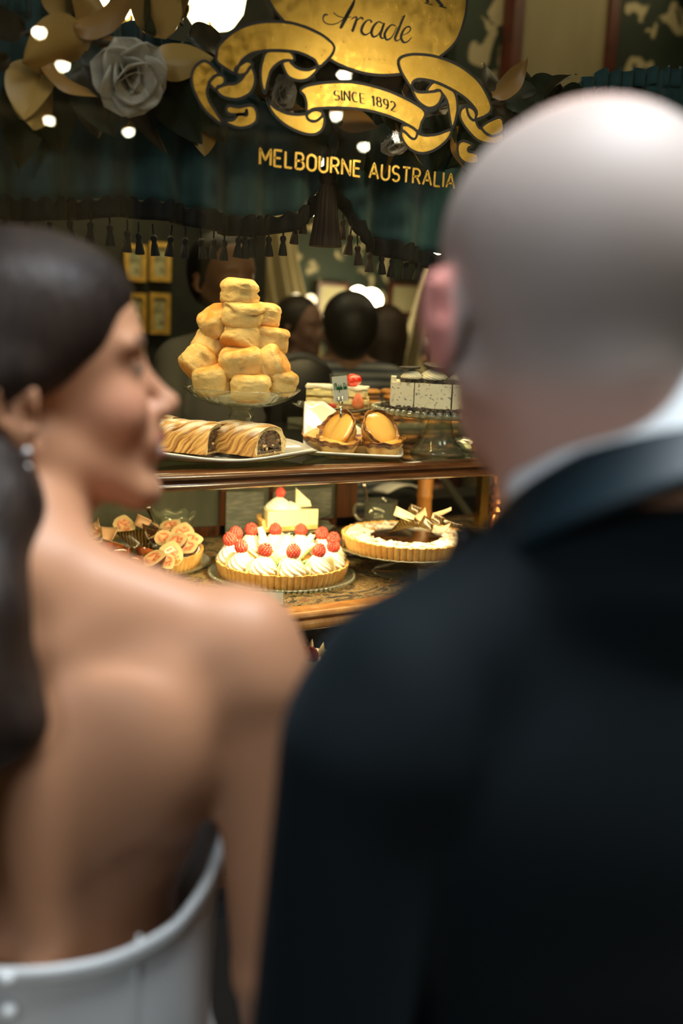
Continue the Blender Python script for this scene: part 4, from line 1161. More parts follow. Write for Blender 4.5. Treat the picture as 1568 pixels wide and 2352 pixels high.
for c, mm in [([(890, 1223, -.02), (922, 1188, .0), (960, 1196, -.01), (952, 1210, -.04)], m_bronze), ([(957, 1211, -.05), (974, 1182, -.02), (996, 1206, -.03), (992, 1220, -.05)], m_bronze),
              ([(932, 1175, .03), (943, 1156, .04), (970, 1168, .04), (952, 1186, .02)], m_bronze), ([(903, 1183, .0), (910, 1162, .01), (952, 1184, .0), (948, 1200, -.01)], m_whitechoc),
              ([(948, 1186, .02), (976, 1165, .03), (980, 1184, .02), (962, 1196, .0)], m_pinkchoc), ([(994, 1178, .0), (1036, 1165, .02), (1036, 1172, .02), (990, 1192, -.01)], m_pinkchoc),
              ([(984, 1192, -.01), (994, 1178, .0), (1022, 1190, .0), (1006, 1208, -.02)], m_bronze), ([(994, 1212, -.03), (1034, 1202, -.01), (1030, 1212, -.02), (1010, 1220, -.04)], m_pinkchoc), ([(1016, 1188, .01), (1062, 1206, .0), (1060, 1210, .0), (1014, 1196, .0)], m_bronze)]:
    shard_px(ct, CB, c, mm, .005)
# ---------------------------------------------------------------- cake slice on scalloped stand
SC = Vector((.975, 1.90, ZC))
st, h = stand('scalloped glass stand holding the single slice of cake', SC, .088, 1.135, .055, .022, mt=m_cut, wav=.02, k=12)
sl = thing('cake_slice', 'single slice of white chocolate cake with a raspberry on the rear stand', 'cake', (SC.x, SC.y, 1.140), rot=(0, 0, R_(-30)))
def wedge(R, ang, z0, z1, n=14, cr=0):
    P = [(0, 0)] + [(-R * math.cos(R_(-ang / 2 + ang * i / n)), R * math.sin(R_(-ang / 2 + ang * i / n))) for i in range(n + 1)]
    P = P[::-1]
    s = sum(P[i - 1][0] * P[i][1] - P[i][0] * P[i - 1][1] for i in range(len(P)))
    if s < 0: P = P[::-1]
    return G().prism(P, z0, z1)
M_ = Matrix.Translation((.055, -.01, 0)) @ RZ(R_(12))
g = wedge(.125, 34, 0, .010); g2 = G().add(g.v, g.f, M_)
for i in range(9):
    a = R_(-17 + 34 * (i + .5) / 9); g2.tube([(-.124 * math.cos(a), .124 * math.sin(a), 0), (-.129 * math.cos(a), .129 * math.sin(a), .026)], .0048, 8, M=M_)
put('crust', g2, m_crust, sl)
g = wedge(.118, 33, .010, .044); put('filling', G().add(g.v, g.f, M_), mat('pale_cheesecake', (.90, .80, .42), rough=.45, sss=.1), sl)
s = put('cream_swirl', SWIRL, None, sl, loc=(-.030, -.018, .040)); s.scale = (1.25, 1.1, .8)
s2 = put('cream_swirl', SWIRL, None, sl, loc=(-.006, -.014, .036)); s2.scale = (1.1, 1, .6)
put('raspberry', RASP, None, sl, loc=(-.028, -.018, .078), label='red raspberry')
put('chocolate_shard', shard_geo([(.005, -.01, .045), (.04, -.014, .05), (.036, -.012, .062), (.004, -.004, .088)], .003), m_whitechoc, sl, smooth=True)

# glass mug with spoon, glass bowl with spoon
def mug(label, c, r=.034, hgt=.058):
    t = thing('glass_mug', label, 'mug', c)
    put('cup', G().lathe([(.0001, 0), (r * .86, 0), (r * .95, .004), (r, .02), (r, hgt), (r * 1.01, hgt + .001), (r * .96, hgt), (r * .95, .02), (r * .85, .007), (.0001, .006)], 48), m_glass, t, smooth=True)
    put('handle', G().tube(catmull([(-r, 0, hgt * .8), (-r - .018, .002, hgt * .78), (-r - .022, .002, hgt * .45), (-r - .012, 0, hgt * .2), (-r + .001, 0, hgt * .18)], 6, False), .0042, 10), m_cut, t, rot=(0, 0, R_(-30)), smooth=True)
    return t
def spoon(label, a, b, r=.0026):
    a, b = Vector(a), Vector(b)
    t = thing('spoon', label, 'spoon', a, 'serving spoons')
    d = b - a
    put('handle', G().tube([d * (i / 8) for i in range(9)], [r * (.7 + .9 * (i / 8) ** 3) for i in range(9)], 10), m_steel, t, smooth=True)
    put('bowl', G().ball((0, 0, 0), .011, 16, sc=(.75, .4, 1.3)), m_steel, t, loc=(0, 0, 0), smooth=True)
    return t
p = at(872, 1200, 1.97); MGC = Vector((p.x, p.y, ZC))
# the mug stands on a small upturned block so its rim clears the tart
top = at(872, 1150, 1.97).z
solo('tin_box', G().box((-.05, -.04, 0), (.05, .04, top - ZC - .058)), m_black, 'dark low box under the glass mug', 'box', loc=MGC)
mug('clear glass mug with a handle standing behind the chocolate tart', MGC + Vector((0, 0, top - ZC - .058)), .040)
spoon('steel spoon leaning in the glass mug', at(852, 1180, 1.97), at(834, 1108, 1.97), .004)
p = at(400, 1215, 2.03); BC = Vector((p.x, p.y, ZC))
t = thing('glass_bowl', 'scalloped glass bowl half hidden behind the fig tart', 'bowl', BC)
hb = at(400, 1180, 2.03).z - ZC
put('cup', G().lathe([(.0001, 0), (.03, 0), (.012, .012), (.014, hb * .4), (.035, hb * .7), (.044, hb * .88), (.048, hb), (.045, hb), (.040, hb * .88), (.030, hb * .74), (.0001, hb * .62)], 64, rf=lambda a, i, r, z: 1 + (.05 * math.cos(a * 8) if 3 < i < 9 else 0), zf=lambda a, i, r, z: .004 * math.cos(a * 8) if 3 < i < 9 else 0), m_cut, t, smooth=True)
spoon('steel spoon standing in the glass bowl behind the figs', at(358, 1215, 2.0), at(338, 1160, 2.0), .005)
# loose brown pastry piece on the cloth, small price cards in clear holders
p = atz(838, 1286, ZC)
solo('brown_leaf_ornament', G().ball((0, 0, .008), .034, 18, sc=(1, .6, .25)), mat('brown_ornament', (.05, .025, .015), rough=.5), 'dark brown oval ornament lying between the two front tarts', 'ornament', loc=(p.x, p.y + .03, ZC), smooth=True)
def holder(label, p, w, hgt, rz=-25, text=False):
    t = thing('price_card', label, 'card', p, 'cards in clear holders', rot=(R_(-8), 0, R_(rz)))
    put('holder', G().box((-w / 2, 0, 0), (w / 2, .0012, hgt)).box((-w / 2, -.001, 0), (w / 2, .018, .0012)), m_glass, t)
    put('paper', G().box((-w / 2 + .003, .0012, .003), (w / 2 - .003, .0018, hgt - .005)), m_card, t)
    return t
holder('clear card holder half hidden by the shoulder of the man', atz(1003, 1345, ZC) + Vector((0, .02, 0)), .06, .032)
holder('clear card holder just above the shoulder of the woman', atz(615, 1392, ZC), .06, .030)

# ================================================================== UPPER TIER
# ---------------------------------------------------------------- scones on a cut glass stand
SB = Vector((.757, 1.70, ZU))
RIMZ = at(552, 891, 1.70).z
t = thing('cake_stand', 'footed cut glass bowl stand piled with scones', 'cake stand', SB)
hh = RIMZ - ZU
put('dish', G().lathe([(.0001, hh - .034), (.03, hh - .034), (.06, hh - .030), (.088, hh - .018), (.104, hh - .004), (.108, hh), (.1085, hh + .001), (.106, hh + .0015), (.100, hh - .004), (.085, hh - .016), (.058, hh - .027), (.0001, hh - .030)], 144, rf=lambda a, i, r, z: 1 + (.010 * math.cos(a * 36) if 1 < i < 6 else 0), zf=lambda a, i, r, z: .0004 * math.cos(a * 36) if 4 <= i <= 8 else 0), m_cut, t, smooth=True)
put('stem', G().lathe([(.026, hh - .034), (.020, hh - .040), (.019, hh - .044), (.0245, hh - .052), (.018, hh - .064), (.013, hh - .072), (.018, hh - .078), (.016, .02), (.024, .012)], 12), m_cut, t, smooth=25)
put('foot', G().lathe([(.0001, 0), (.055, 0), (.055, .003), (.04, .008), (.024, .012), (.0001, .012)], 48), m_cut, t, smooth=True)
m_scone = attr_mat('scone_crust', rough=.6, spec=.3, bump=.0020, bscale=130)
def scone_mesh(seed, R=.034, H=.050, crack=1.0):
    rnd = random.Random(seed); g = G(); n, m_ = 72, 44
    ph = rnd.uniform(0, 50); lean = rnd.uniform(-.10, .10); ov = rnd.uniform(.90, 1.06)
    v = []; col = []
    cz = rnd.uniform(-.12, .12)
    for i in range(m_ + 1):
        t = i / m_
        # rounded-cylinder profile by arc length
        s = -1 + 2 * t
        th = s * math.pi / 2
        c_, s_ = math.cos(th), math.sin(th)
        e = .30
        r = R * (abs(c_) ** e); z = H / 2 * (1 if s_ > 0 else -1) * abs(s_) ** .52
        for j in range(n):
            a = 2 * math.pi * j / n
            x, y = r * math.cos(a) * ov, r * math.sin(a)
            p = Vector((x, y, z))
            q = noise.noise(p * 26 + Vector((ph, 0, 0))); q2 = noise.noise(p * 75 + Vector((0, ph, 0))); q3 = noise.noise(p * 190 + Vector((0, 0, ph)))
            side = max(0, 1 - (abs(z) / (H * .46)) ** 4)
            zz = z / H + .16 * noise.noise((math.cos(a) * 1.3 + ph, math.sin(a) * 1.3, 3)) - cz
            gr = math.exp(-(zz / .040) ** 2) * side * (.45 + .9 * max(0, .5 + noise.noise((math.cos(a) * 2 + ph, math.sin(a) * 2, 9)))) * crack
            bulge = .05 * side * (1 if zz > 0 else .5)
            q4 = noise.noise(Vector((x * 60, y * 60, z * 170)) + Vector((ph, ph, 0)))
            k = 1 + bulge + .065 * q + .055 * q2 + .030 * q3 * side + .030 * q4 * side - .13 * gr
            p2 = Vector((x * k, y * k, z * (1 + .06 * q2) + lean * x + (.004 * q if z > 0 else .001 * q)))
            v.append(p2)
            br = max(0, min(1, (abs(z) / (H * .5) - .70) * 4)) * (.75 + .7 * q2 + .5 * q) + .35 * max(0, q3) + .35 * max(0, q4) + .3 * max(0, q)
            br = max(0, min(1, br))
            pale = np.array((.82, .60, .25)); brn = np.array((.66, .29, .055)); dk = np.array((.52, .33, .11))
            cc = pale * (1 - br) + brn * br
            cc = cc * (1 - .35 * gr) + dk * .35 * gr
            col.append((*cc, 1))
    f = []
    for i in range(m_):
        for j in range(n): f.append((i * n + j, i * n + (j + 1) % n, (i + 1) * n + (j + 1) % n, (i + 1) * n + j))
    g.add(v, f); g.c = col
    return g.mesh('scone', m_scone, True)
# x, y, (tilt towards camera, lean right, spin), depth offset, scale, label
SCN = [
 (550, 670, 2, 3, 0, .000, 1.0, 'golden scone crowning the top of the pile'),
 (557, 722, 8, 14, 2, -.004, 1.06, 'pale scone directly under the topmost one, leaning right'),
 (604, 724, -5, 4, 4, .022, .96, 'scone at the upper right of the pile, beside the second one down'),
 (494, 738, 30, -20, 1, .012, .94, 'scone at the upper left of the pile with a deep split'),
 (556, 779, -30, 16, 3, -.002, 1.08, 'scone in the middle of the pile showing its browned underside'),
 (620, 781, 0, 6, 5, .012, .96, 'scone on the right of the pile, third one from below'),
 (482, 800, -35, 25, 2, .022, 1.05, 'darker scone tucked behind on the left of the pile'),
 (459, 838, -25, 38, 6, -.004, 1.08, 'scone tipped on its edge at the far left of the pile'),
 (555, 831, 14, -10, 7, -.030, 1.10, 'large cracked browned scone at the front centre of the pile'),
 (626, 836, 20, 62, 8, -.012, 1.02, 'round scone lying on its edge at the front right of the pile'),
 (488, 872, 6, -8, 9, -.028, 1.06, 'scone at the lower left resting in the glass bowl'),
 (576, 890, 2, 3, 3, -.052, 1.02, 'upright scone at the front centre in the glass bowl'),
 (644, 878, 4, 14, 4, -.014, .90, 'scone at the lower right resting in the glass bowl'),
]
for i, (x, y, a, b, sd, dd, sc, lb) in enumerate(SCN):
    d = ray(x, y); tt = ((Vector(SB) + CD * dd) - CAM).dot(CD) / d.dot(CD)
    p = CAM + d * tt
    M3 = RZ(-_y) @ RX(R_(a)) @ RY(R_(b)) @ RZ(sd * 1.3)
    solo('scone', scone_mesh(100 + i, crack=1.2 if i in (0, 1, 3, 7) else .8), None, lb, 'scone', loc=p, rot=M3.to_euler(), group='scones piled on the glass stand').scale = (sc, sc, sc)

# ---------------------------------------------------------------- strudels on a long white plate
PC = atz(512, 1060, ZU); PC = Vector((PC.x, 1.632, ZU))
def plate_fn(ax, ay, lift, p=3.2, cor=.0):
    def fn(u, v):
        r = v; a = 2 * math.pi * u
        ca, sa = math.cos(a), math.sin(a)
        k = (abs(ca) ** p + abs(sa) ** p) ** (-1 / p)
        x, y = ax * r * k * ca, ay * r * k * sa
        z = .003 + lift * r ** 3.5 + cor * (abs(ca * sa) * 2) ** 2 * r ** 5
        return (x, y, z)
    return fn
sp_ = solo('white_platter', G().grid(plate_fn(.180, .124, .014, 2.3, .010), 96, 16, thick=.0035), m_white, 'long white porcelain platter carrying the strudels', 'plate', loc=PC, rot=(0, 0, R_(-10)), smooth=True)
m_flaky = mat('flaky_pastry', (.34, .13, .022), (.66, .37, .10), 24, lo=.38, hi=.62, rough=.42, bump=.0025, bscale=50, stretch=(1, 2.2, 2.2), coat=.25)
def flaky_sugar():
    m, nt, b = nodes('flaky_pastry_sugared')
    a = ramp(nt, tex(nt, 34, 5, .7, stretch=(1, 2.0, 2.0), dist=1), [(.34, (.32, .12, .02)), (.50, (.62, .33, .08)), (.66, (.78, .52, .20))])
    tc = nt.nodes.new('ShaderNodeTexCoord'); sx = nt.nodes.new('ShaderNodeSeparateXYZ'); lnk(nt, tc.outputs['Object'], sx.inputs[0])
    mr = nt.nodes.new('ShaderNodeMapRange'); mr.inputs[1].default_value = .040; mr.inputs[2].default_value = .060; lnk(nt, sx.outputs[2], mr.inputs[0])
    mm = nt.nodes.new('ShaderNodeMath'); mm.operation = 'MULTIPLY'; lnk(nt, mr.outputs[0], mm.inputs[0])
    nz = ramp(nt, tex(nt, 45, 5, .7), [(.42, (0, 0, 0)), (.60, (1, 1, 1))]); lnk(nt, nz, mm.inputs[1])
    mx = nt.nodes.new('ShaderNodeMix'); mx.data_type = 'RGBA'; lnk(nt, mm.outputs[0], mx.inputs[0]); lnk(nt, a, mx.inputs[6]); mx.inputs[7].default_value = (.86, .80, .70, 1)
    lnk(nt, mx.outputs[2], b.inputs['Base Color']); b.inputs['Roughness'].default_value = .45
    bn = nt.nodes.new('ShaderNodeBump'); bn.inputs['Distance'].default_value = .002; lnk(nt, tex(nt, 60, 6, .7, stretch=(1, 2, 2)), bn.inputs['Height']); lnk(nt, bn.outputs[0], b.inputs['Normal'])
    return m
m_flaky2 = flaky_sugar()
m_layers = mat('pastry_layers', (.45, .27, .09), (.86, .70, .38), 200, lo=.3, hi=.55, rough=.5)
m_fruitmince = mat('dark_fruit_filling', (.020, .010, .008), (.20, .095, .035), 95, lo=.40, hi=.68, rough=.35, bump=.002, bscale=130, coat=.4)
m_nut = mat('nut_chunk', (.72, .55, .28), rough=.5)
m_crustcol = attr_mat('golden_flaky_crust', rough=.42, spec=.5, bump=.0014, bscale=110)
def strudel(label, loc, rz, seed, L=.085, W_=.046, Hh=.056, tilt=0):
    rnd = random.Random(seed)
    t = thing('strudel_slice', label, 'pastry', loc, 'fruit strudel pieces on the white platter', rot=(0, R_(tilt), R_(rz)))
    def prof(a, k=1.0, e=.80):   # open loop from right foot over the top to the left foot; the feet tuck under
        th = math.pi * (-.10 + 1.20 * a)
        return (W_ * k * math.copysign(abs(math.cos(th)) ** e, math.cos(th)), .016 + (Hh - .016) * k * (abs(math.sin(th)) ** e if math.sin(th) > 0 else -.26 * abs(math.sin(th)) * 3.2))
    NU, NV = 130, 60
    g = G(); v = []; col = []; f = []
    for i in range(NU + 1):
        for jj in range(NV + 1):
            u = i / NU; w = jj / NV
            x, z = prof(u); y = L * w
            z = max(z, .0005)
            ph = (u * 4.2 - w * 3.1) + .35 * noise.noise(Vector((u * 5 + seed, w * 4, 1)))
            rid = abs(math.sin(ph * math.pi)) ** .6                      # broad folded leaves
            fine = noise.noise(Vector((ph * 9, w * 3 + u * 2, seed * 3.3))) # thin flakes along the folds
            fine2 = noise.noise(Vector((ph * 26, w * 5, seed)))
            fade = min(1, w * 6 + .25)
            k = 1 + (.085 * rid + .040 * fine + .018 * fine2 - .03) * fade - .12 * max(0, w - .8) * 5 * (w - .6)
            v.append((x * k, y - .006 * rid * (1 - fade), max(.0004, z * k if z > .016 else z)))
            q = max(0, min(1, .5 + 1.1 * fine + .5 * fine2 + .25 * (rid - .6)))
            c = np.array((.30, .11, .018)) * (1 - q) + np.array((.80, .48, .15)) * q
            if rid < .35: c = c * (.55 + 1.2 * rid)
            sg = max(0, min(1, (z - .038) / .014)) * max(0, min(1, 1.4 * (rid - .45) + 1.6 * noise.noise(Vector((x * 60, y * 60, seed))) + .9 * fine2))
            c = c * (1 - .85 * sg) + np.array((.90, .84, .74)) * .85 * sg
            col.append((*c, 1))
    m_ = NV + 1
    for i in range(NU):
        for jj in range(NV): f.append((i * m_ + jj, (i + 1) * m_ + jj, (i + 1) * m_ + jj + 1, i * m_ + jj + 1))
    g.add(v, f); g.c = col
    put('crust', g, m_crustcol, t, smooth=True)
    g = G()   # cut face: rolled leaves of pastry round the filling
    N = 80
    front = [v[i * m_] for i in range(NU + 1)]
    def loop(k, y):
        out = []
        for i in range(N + 1):
            x, z = prof(i / N, k); out.append((x, y + .0012 * noise.noise(Vector((i * .25, k * 30, seed))), max(.0006, z + (1 - k) * .006)))
        return out
    o0 = []
    for i in range(N + 1):
        p = front[int(i / N * NU)]; o0.append(p)
    R0 = [o0] + [loop(k, y) for k, y in ((1.0, -.002), (.965, .0006), (.93, -.0022), (.90, .0004), (.87, -.0018), (.84, .0010), (.80, .0004))]
    for a, b in zip(R0, R0[1:]):
        g.add(a + b, [(i, i + 1, N + 2 + i, N + 1 + i) for i in range(N)] + [(N, 0, N + 1, 2 * N + 1)])
    put('pastry_layers', g, m_layers, t, smooth=True)
    def ff(u, w):
        x, z = prof(u, .81); z = max(.0008, z + .001)
        X, Z = x * w, .020 + (z - .020) * w
        return (X, .0010 - .0045 * noise.noise(Vector((X * 90, seed, Z * 90))) - .003 * noise.noise(Vector((X * 260, seed, Z * 260))), Z)
    put('fruit_filling', G().grid(ff, 90, 26), m_fruitmince, t, smooth=True)
    x0, z0 = prof(0, .81); x1, z1 = prof(1, .81)
    put('filling_base', G().box((x1, .001, .0006), (x0, .02, .014)), m_fruitmince, t)
    gn = G()
    for i in range(5):
        x = rnd.uniform(-.022, .026); z = rnd.uniform(.008, .026)
        gn.box((-.0022, -.001, -.0014), (.0022, .002, .0014), M=T(x, -.0014, z) @ RY(rnd.uniform(0, 3)) @ RZ(.4))
    put('nut_pieces', gn, m_nut, t)
    put('back_face', G().add([(p[0], p[1] - .002, p[2]) for p in [v[i * m_ + NV] for i in range(0, NU + 1, 5)]], [tuple(range(len(range(0, NU + 1, 5))))]), m_layers, t)
    return t
def base_at(x, y, dz=.006): 
    p = atz(x, y, ZU + dz); return Vector((p.x, p.y, ZU + dz))
strudel('fruit strudel piece at the right of the platter, its cut face fully shown', base_at(618, 1052), 30, 1, L=.105)
strudel('fruit strudel piece in the middle of the platter, behind the right one', base_at(497, 1046), 42, 2, L=.10)
strudel('fruit strudel piece at the left of the platter, beside the nose of the woman', base_at(396, 1028), 48, 3, L=.10)

# ---------------------------------------------------------------- custard tarts on a square dish
DC = atz(812, 1046, ZU); DC = Vector((DC.x, DC.y, ZU))
def dish_fn(u, v):
    x = (-1 + 2 * u) * .094; y = (-1 + 2 * v) * .078
    e = max(abs(x) / .094, abs(y) / .078)
    z = .003 + .010 * e ** 4
    k = max(0, (-x / .088 * .62 + y / .078 * .80 - .22)) 
    z += .078 * min(1, k) ** 1.3
    cx = 1 - .06 * (abs(y) / .078) ** 4; cy = 1 - .06 * (abs(x) / .088) ** 4
    return (x * cx - .010 * k, y * cy + .012 * k, z)
solo('square_dish', G().grid(dish_fn, 40, 40, thick=.0035), m_white, 'square white dish with one raised side holding the custard tarts', 'plate', loc=DC, rot=(0, 0, R_(-32)), smooth=True)
m_puff = mat('puff_pastry_cup', (.52, .25, .05), (.80, .54, .20), 55, lo=.35, hi=.62, rough=.45, bump=.0012, bscale=160)
m_rim = mat('burnt_pastry_rim', (.09, .025, .006), (.52, .22, .05), 70, lo=.38, hi=.60, rough=.35, coat=.4)
def custard():
    m, nt, b = nodes('baked_custard')
    tc = nt.nodes.new('ShaderNodeTexCoord'); le = nt.nodes.new('ShaderNodeVectorMath'); le.operation = 'LENGTH'
    mp = nt.nodes.new('ShaderNodeMapping'); mp.inputs['Scale'].default_value = (1, 1, 0); lnk(nt, tc.outputs['Object'], mp.inputs[0]); lnk(nt, mp.outputs[0], le.inputs[0])
    ad = nt.nodes.new('ShaderNodeMath'); ad.operation = 'MULTIPLY_ADD'; ad.inputs[1].default_value = .020; ad.inputs[2].default_value = 0
    lnk(nt, tex(nt, 60, 3), ad.inputs[0]); a2 = nt.nodes.new('ShaderNodeMath'); lnk(nt, ad.outputs[0], a2.inputs[0]); lnk(nt, le.outputs['Value'], a2.inputs[1])
    sc = nt.nodes.new('ShaderNodeMath'); sc.operation = 'MULTIPLY'; sc.inputs[1].default_value = 20; lnk(nt, a2.outputs[0], sc.inputs[0])
    lnk(nt, ramp(nt, sc.outputs[0], [(.55, (.88, .52, .13)), (.80, (.80, .40, .07)), (.92, (.40, .13, .02))]), b.inputs['Base Color'])
    b.inputs['Roughness'].default_value = .22; b.inputs['Coat Weight'].default_value = .5
    return m
m_cust = custard()
def ctart(label, x, y, dz, rot, sc=1.0, depth=0, seed=1):
    d = ray(x, y); base = DC + CD * depth; tt = (base - CAM).dot(CD) / d.dot(CD); p = CAM + d * tt
    t = thing('custard_tart', label, 'pastry', p, 'custard tarts on the square dish', rot=(RZ(-_y) @ RX(R_(rot[0])) @ RY(R_(rot[1])) @ RZ(rot[2])).to_euler())
    t.scale = (sc, sc, sc)
    ph = seed * 3.7
    wob = lambda a: .04 * math.sin(a * 3 + ph) + .022 * math.sin(a * 7 + ph * 2) + .02 * math.sin(a * 17 + ph)
    put('cup', G().lathe([(.0001, 0), (.023, 0), (.0245, .001), (.0285, .012), (.0325, .020)], 64, rf=lambda a, i, r, z: 1 + (.6 * wob(a) * z / .02)), m_puff, t, smooth=True)
    put('rim', G().lathe([(.0320, .018), (.0345, .0225), (.0356, .0262), (.0345, .0272), (.0330, .0250), (.0318, .0220)], 96, rf=lambda a, i, r, z: 1 + .6 * wob(a), zf=lambda a, i, r, z: .0014 * math.sin(a * 4 + ph) + .0008 * math.sin(a * 11 + ph)), m_rim, t, smooth=True)
    put('custard', G().lathe([(.0325, .0218), (.029, .0238), (.018, .0250), (.0001, .0246)], 48, rf=lambda a, i, r, z: 1 + .6 * wob(a)), m_cust, t, smooth=True)
    return t
ctart('custard tart leaning at the left of the top pair', 791, 1001, 0, (48, -32, 0), 1.12, -.004, 1)
ctart('custard tart leaning at the right of the top pair, with a peaked crust', 856, 999, 0, (46, 32, 1), 1.14, -.008, 2)
ctart('custard tart lying at the back left of the dish', 740, 1024, 0, (14, -4, 2), 1.08, .012, 3)
ctart('upright custard tart at the front left of the dish', 774, 1045, 0, (6, 2, 3), 1.18, -.030, 4)
ctart('upright custard tart at the front right of the dish', 880, 1045, 0, (6, -3, 4), 1.18, -.020, 5)
ctart('custard tart mostly hidden between the two front ones', 829, 1038, 0, (6, 0, 5), 1.0, .010, 6)

# ---------------------------------------------------------------- name card on its pronged clip
b_ = at(781, 1010, 1.63)
t = thing('name_card', 'small name card with green script in a pronged clip above the custard tarts', 'card', (b_.x, b_.y, ZU + .004))
def loc_(x, y, dy=0): 
    q = at(x, y, 1.63 + dy) - Vector(t.location); return q
w0 = loc_(763, 860); w1 = loc_(797, 857); w2 = loc_(801, 925); w3 = loc_(766, 930)
def quad(g, P, th, dy=0):
    v = [(p.x, p.y + dy, p.z) for p in P] + [(p.x, p.y + dy + th, p.z) for p in P]
    return g.add(v, [(0, 3, 2, 1), (4, 5, 6, 7), (0, 1, 5, 4), (1, 2, 6, 5), (2, 3, 7, 6), (3, 0, 4, 7)])
put('sleeve', quad(G(), [loc_(757, 858), loc_(797, 855), loc_(802, 928), loc_(764, 932)], .0022, -.0005), m_glass, t)
put('paper', quad(G(), [loc_(762, 866), loc_(796, 863), loc_(800, 920), loc_(767, 923)], .0008), m_card, t)
put('stem', G().tube([(0, 0, 0), loc_(783, 960, .0), loc_(782, 932, -.003)], .0028, 10), m_steel, t, smooth=True)
put('prong', G().tube([loc_(782, 935, -.003), loc_(778, 925, -.003), loc_(777, 912, -.004)], .0016, 8), m_steel, t, smooth=True)
put('prong', G().tube([loc_(783, 935, -.003), loc_(786, 925, -.003), loc_(786, 910, -.004)], .0016, 8), m_steel, t, smooth=True)
m_greenink = mat('green_ink', (.01, .16, .05), rough=.6)
g = G()
def scr(pts, w):  # on the card: u 0..1 across, v 0..1 up
    o = loc_(767, 896); ex = loc_(797, 894) - o; ez = loc_(767, 880) - o
    P = catmull([(a, b, 0) for a, b in pts], 4, False)
    n = len(P); L_ = []; Q = []
    for i in range(n):
        a = P[max(i - 1, 0)]; b = P[min(i + 1, n - 1)]; d = (b - a); d = d.normalized() if d.length else Vector((1, 0, 0))
        nn = Vector((-d.y, d.x * 1.6, 0)) * w / 2
        for S_, A in ((1, L_), (-1, Q)):
            c = P[i] + nn * S_; q = o + ex * c.x + ez * c.y; A.append((q.x, -.0012, q.z))
    g.add(L_ + Q, [(i, i + 1, n + i + 1, n + i) for i in range(n - 1)])
scr([(.02, .0), (.05, .9), (.0, .8), (.12, 1.0), (.15, .7), (.06, .5)], .04)      # P
for k in range(9):                                                                  # ortuguese
    x0 = .16 + k * .052
    scr([(x0, .05), (x0 + .015, .45 if k % 3 else .75), (x0 + .03, .3), (x0 + .02, -.0 if k != 4 else -.4), (x0 + .05, .15)], .03)
scr([(.66, .95), (.74, .85), (.84, .95)], .04); scr([(.75, .88), (.72, .4), (.70, .0)], .05)   # T
for k in range(4):                                                                  # arts
    x0 = .76 + k * .05
    scr([(x0, .1), (x0 + .015, .45 if k != 2 else .8), (x0 + .03, .2), (x0 + .02, .0), (x0 + .05, .15)], .03)
put('writing', g, m_greenink, t, smooth=False)

# ---------------------------------------------------------------- layered strawberry slice on a wavy dish
MY = 1.80
mz = at(775, 936, MY).z
mc = at(775, 936, MY)
st, h = stand('wavy edged glass stand behind the custard tarts', Vector((mc.x, MY, ZU)), .092, mz - .006, .05, .010, wav=.035, k=9)
cs = thing('layered_slice', 'layered cream slice with a strawberry on the wavy glass stand', 'cake', (mc.x, MY, mz), rot=(0, 0, R_(-33)))
m_custcream = mat('yellow_cream', (.88, .76, .34), (.90, .82, .48), 30, rough=.5)
m_sponge = mat('sponge', (.55, .36, .12), (.74, .55, .22), 70, rough=.8)
def lumpy_box(x0, x1, y0, y1, z0, z1, amp, seed, nx=28, nz=8):
    g = G()
    def w(x, y, z):
        p = Vector((x * 60 + seed, y * 60, z * 60)); q = noise.noise(p); q2 = noise.noise(p * 3)
        return Vector((x + amp * q, y + amp * noise.noise(p + Vector((9, 0, 0))) + amp * .4 * q2, z + amp * .6 * noise.noise(p + Vector((0, 9, 0)))))
    L = lambda a, b, t: a + (b - a) * t
    g.grid(lambda u, v: w(L(x0, x1, u), y0, L(z0, z1, v)), nx, nz)
    g.grid(lambda u, v: w(L(x1, x0, u), y1, L(z0, z1, v)), nx, nz)
    g.grid(lambda u, v: w(x1, L(y0, y1, u), L(z0, z1, v)), nx, nz)
    g.grid(lambda u, v: w(x0, L(y1, y0, u), L(z0, z1, v)), nx, nz)
    g.grid(lambda u, v: w(L(x0, x1, u), L(y0, y1, v), z1), nx, nx)
    g.grid(lambda u, v: w(L(x0, x1, u), L(y1, y0, v), z0), nx, nx)
    return g
Wm = .064
put('sponge_base', lumpy_box(-Wm, Wm, -.03, .03, 0, .010, .0015, 1), mat('jam_sponge', (.45, .20, .08), (.80, .62, .25), 60, rough=.7), cs, smooth=True)
put('cream_layer', lumpy_box(-Wm, Wm, -.031, .03, .010, .020, .0018, 2), m_custcream, cs, smooth=True)
put('sponge_layer', lumpy_box(-Wm + .001, Wm - .001, -.0295, .029, .020, .025, .0015, 3), m_sponge, cs, smooth=True)
put('cream_layer', lumpy_box(-Wm, Wm - .004, -.032, .03, .025, .040, .002, 4), m_custcream, cs, smooth=True)
put('icing', lumpy_box(-Wm - .002, Wm - .002, -.033, .031, .040, .046, .003, 5), m_cream, cs, smooth=True)
def strawberry(k=1):
    g = G().lathe([(.0001, -.016 * k), (.006 * k, -.014 * k), (.0115 * k, -.004 * k), (.0125 * k, .004 * k), (.009 * k, .011 * k), (.0001, .013 * k)], 24)
    return g
m_straw = mat('strawberry_red', (.62, .02, .012), (.72, .05, .02), 90, rough=.15, coat=1, bump=.0006, bscale=380, bkind='voronoi')
sb = put('strawberry', strawberry(1.15), m_straw, cs, loc=(.030, -.010, .058), rot=(0, R_(-100), .2), smooth=True, label='whole glossy strawberry')
put('strawberry_leaf', G().lathe([(.0001, .002), (.008, .001), (.012, -.002)], 24, rf=lambda a, i, r, z: .6 + .5 * abs(math.cos(a * 3))), mat('berry_leaf', (.35, .34, .08), rough=.6), sb, loc=(0, 0, .0155), smooth=True)
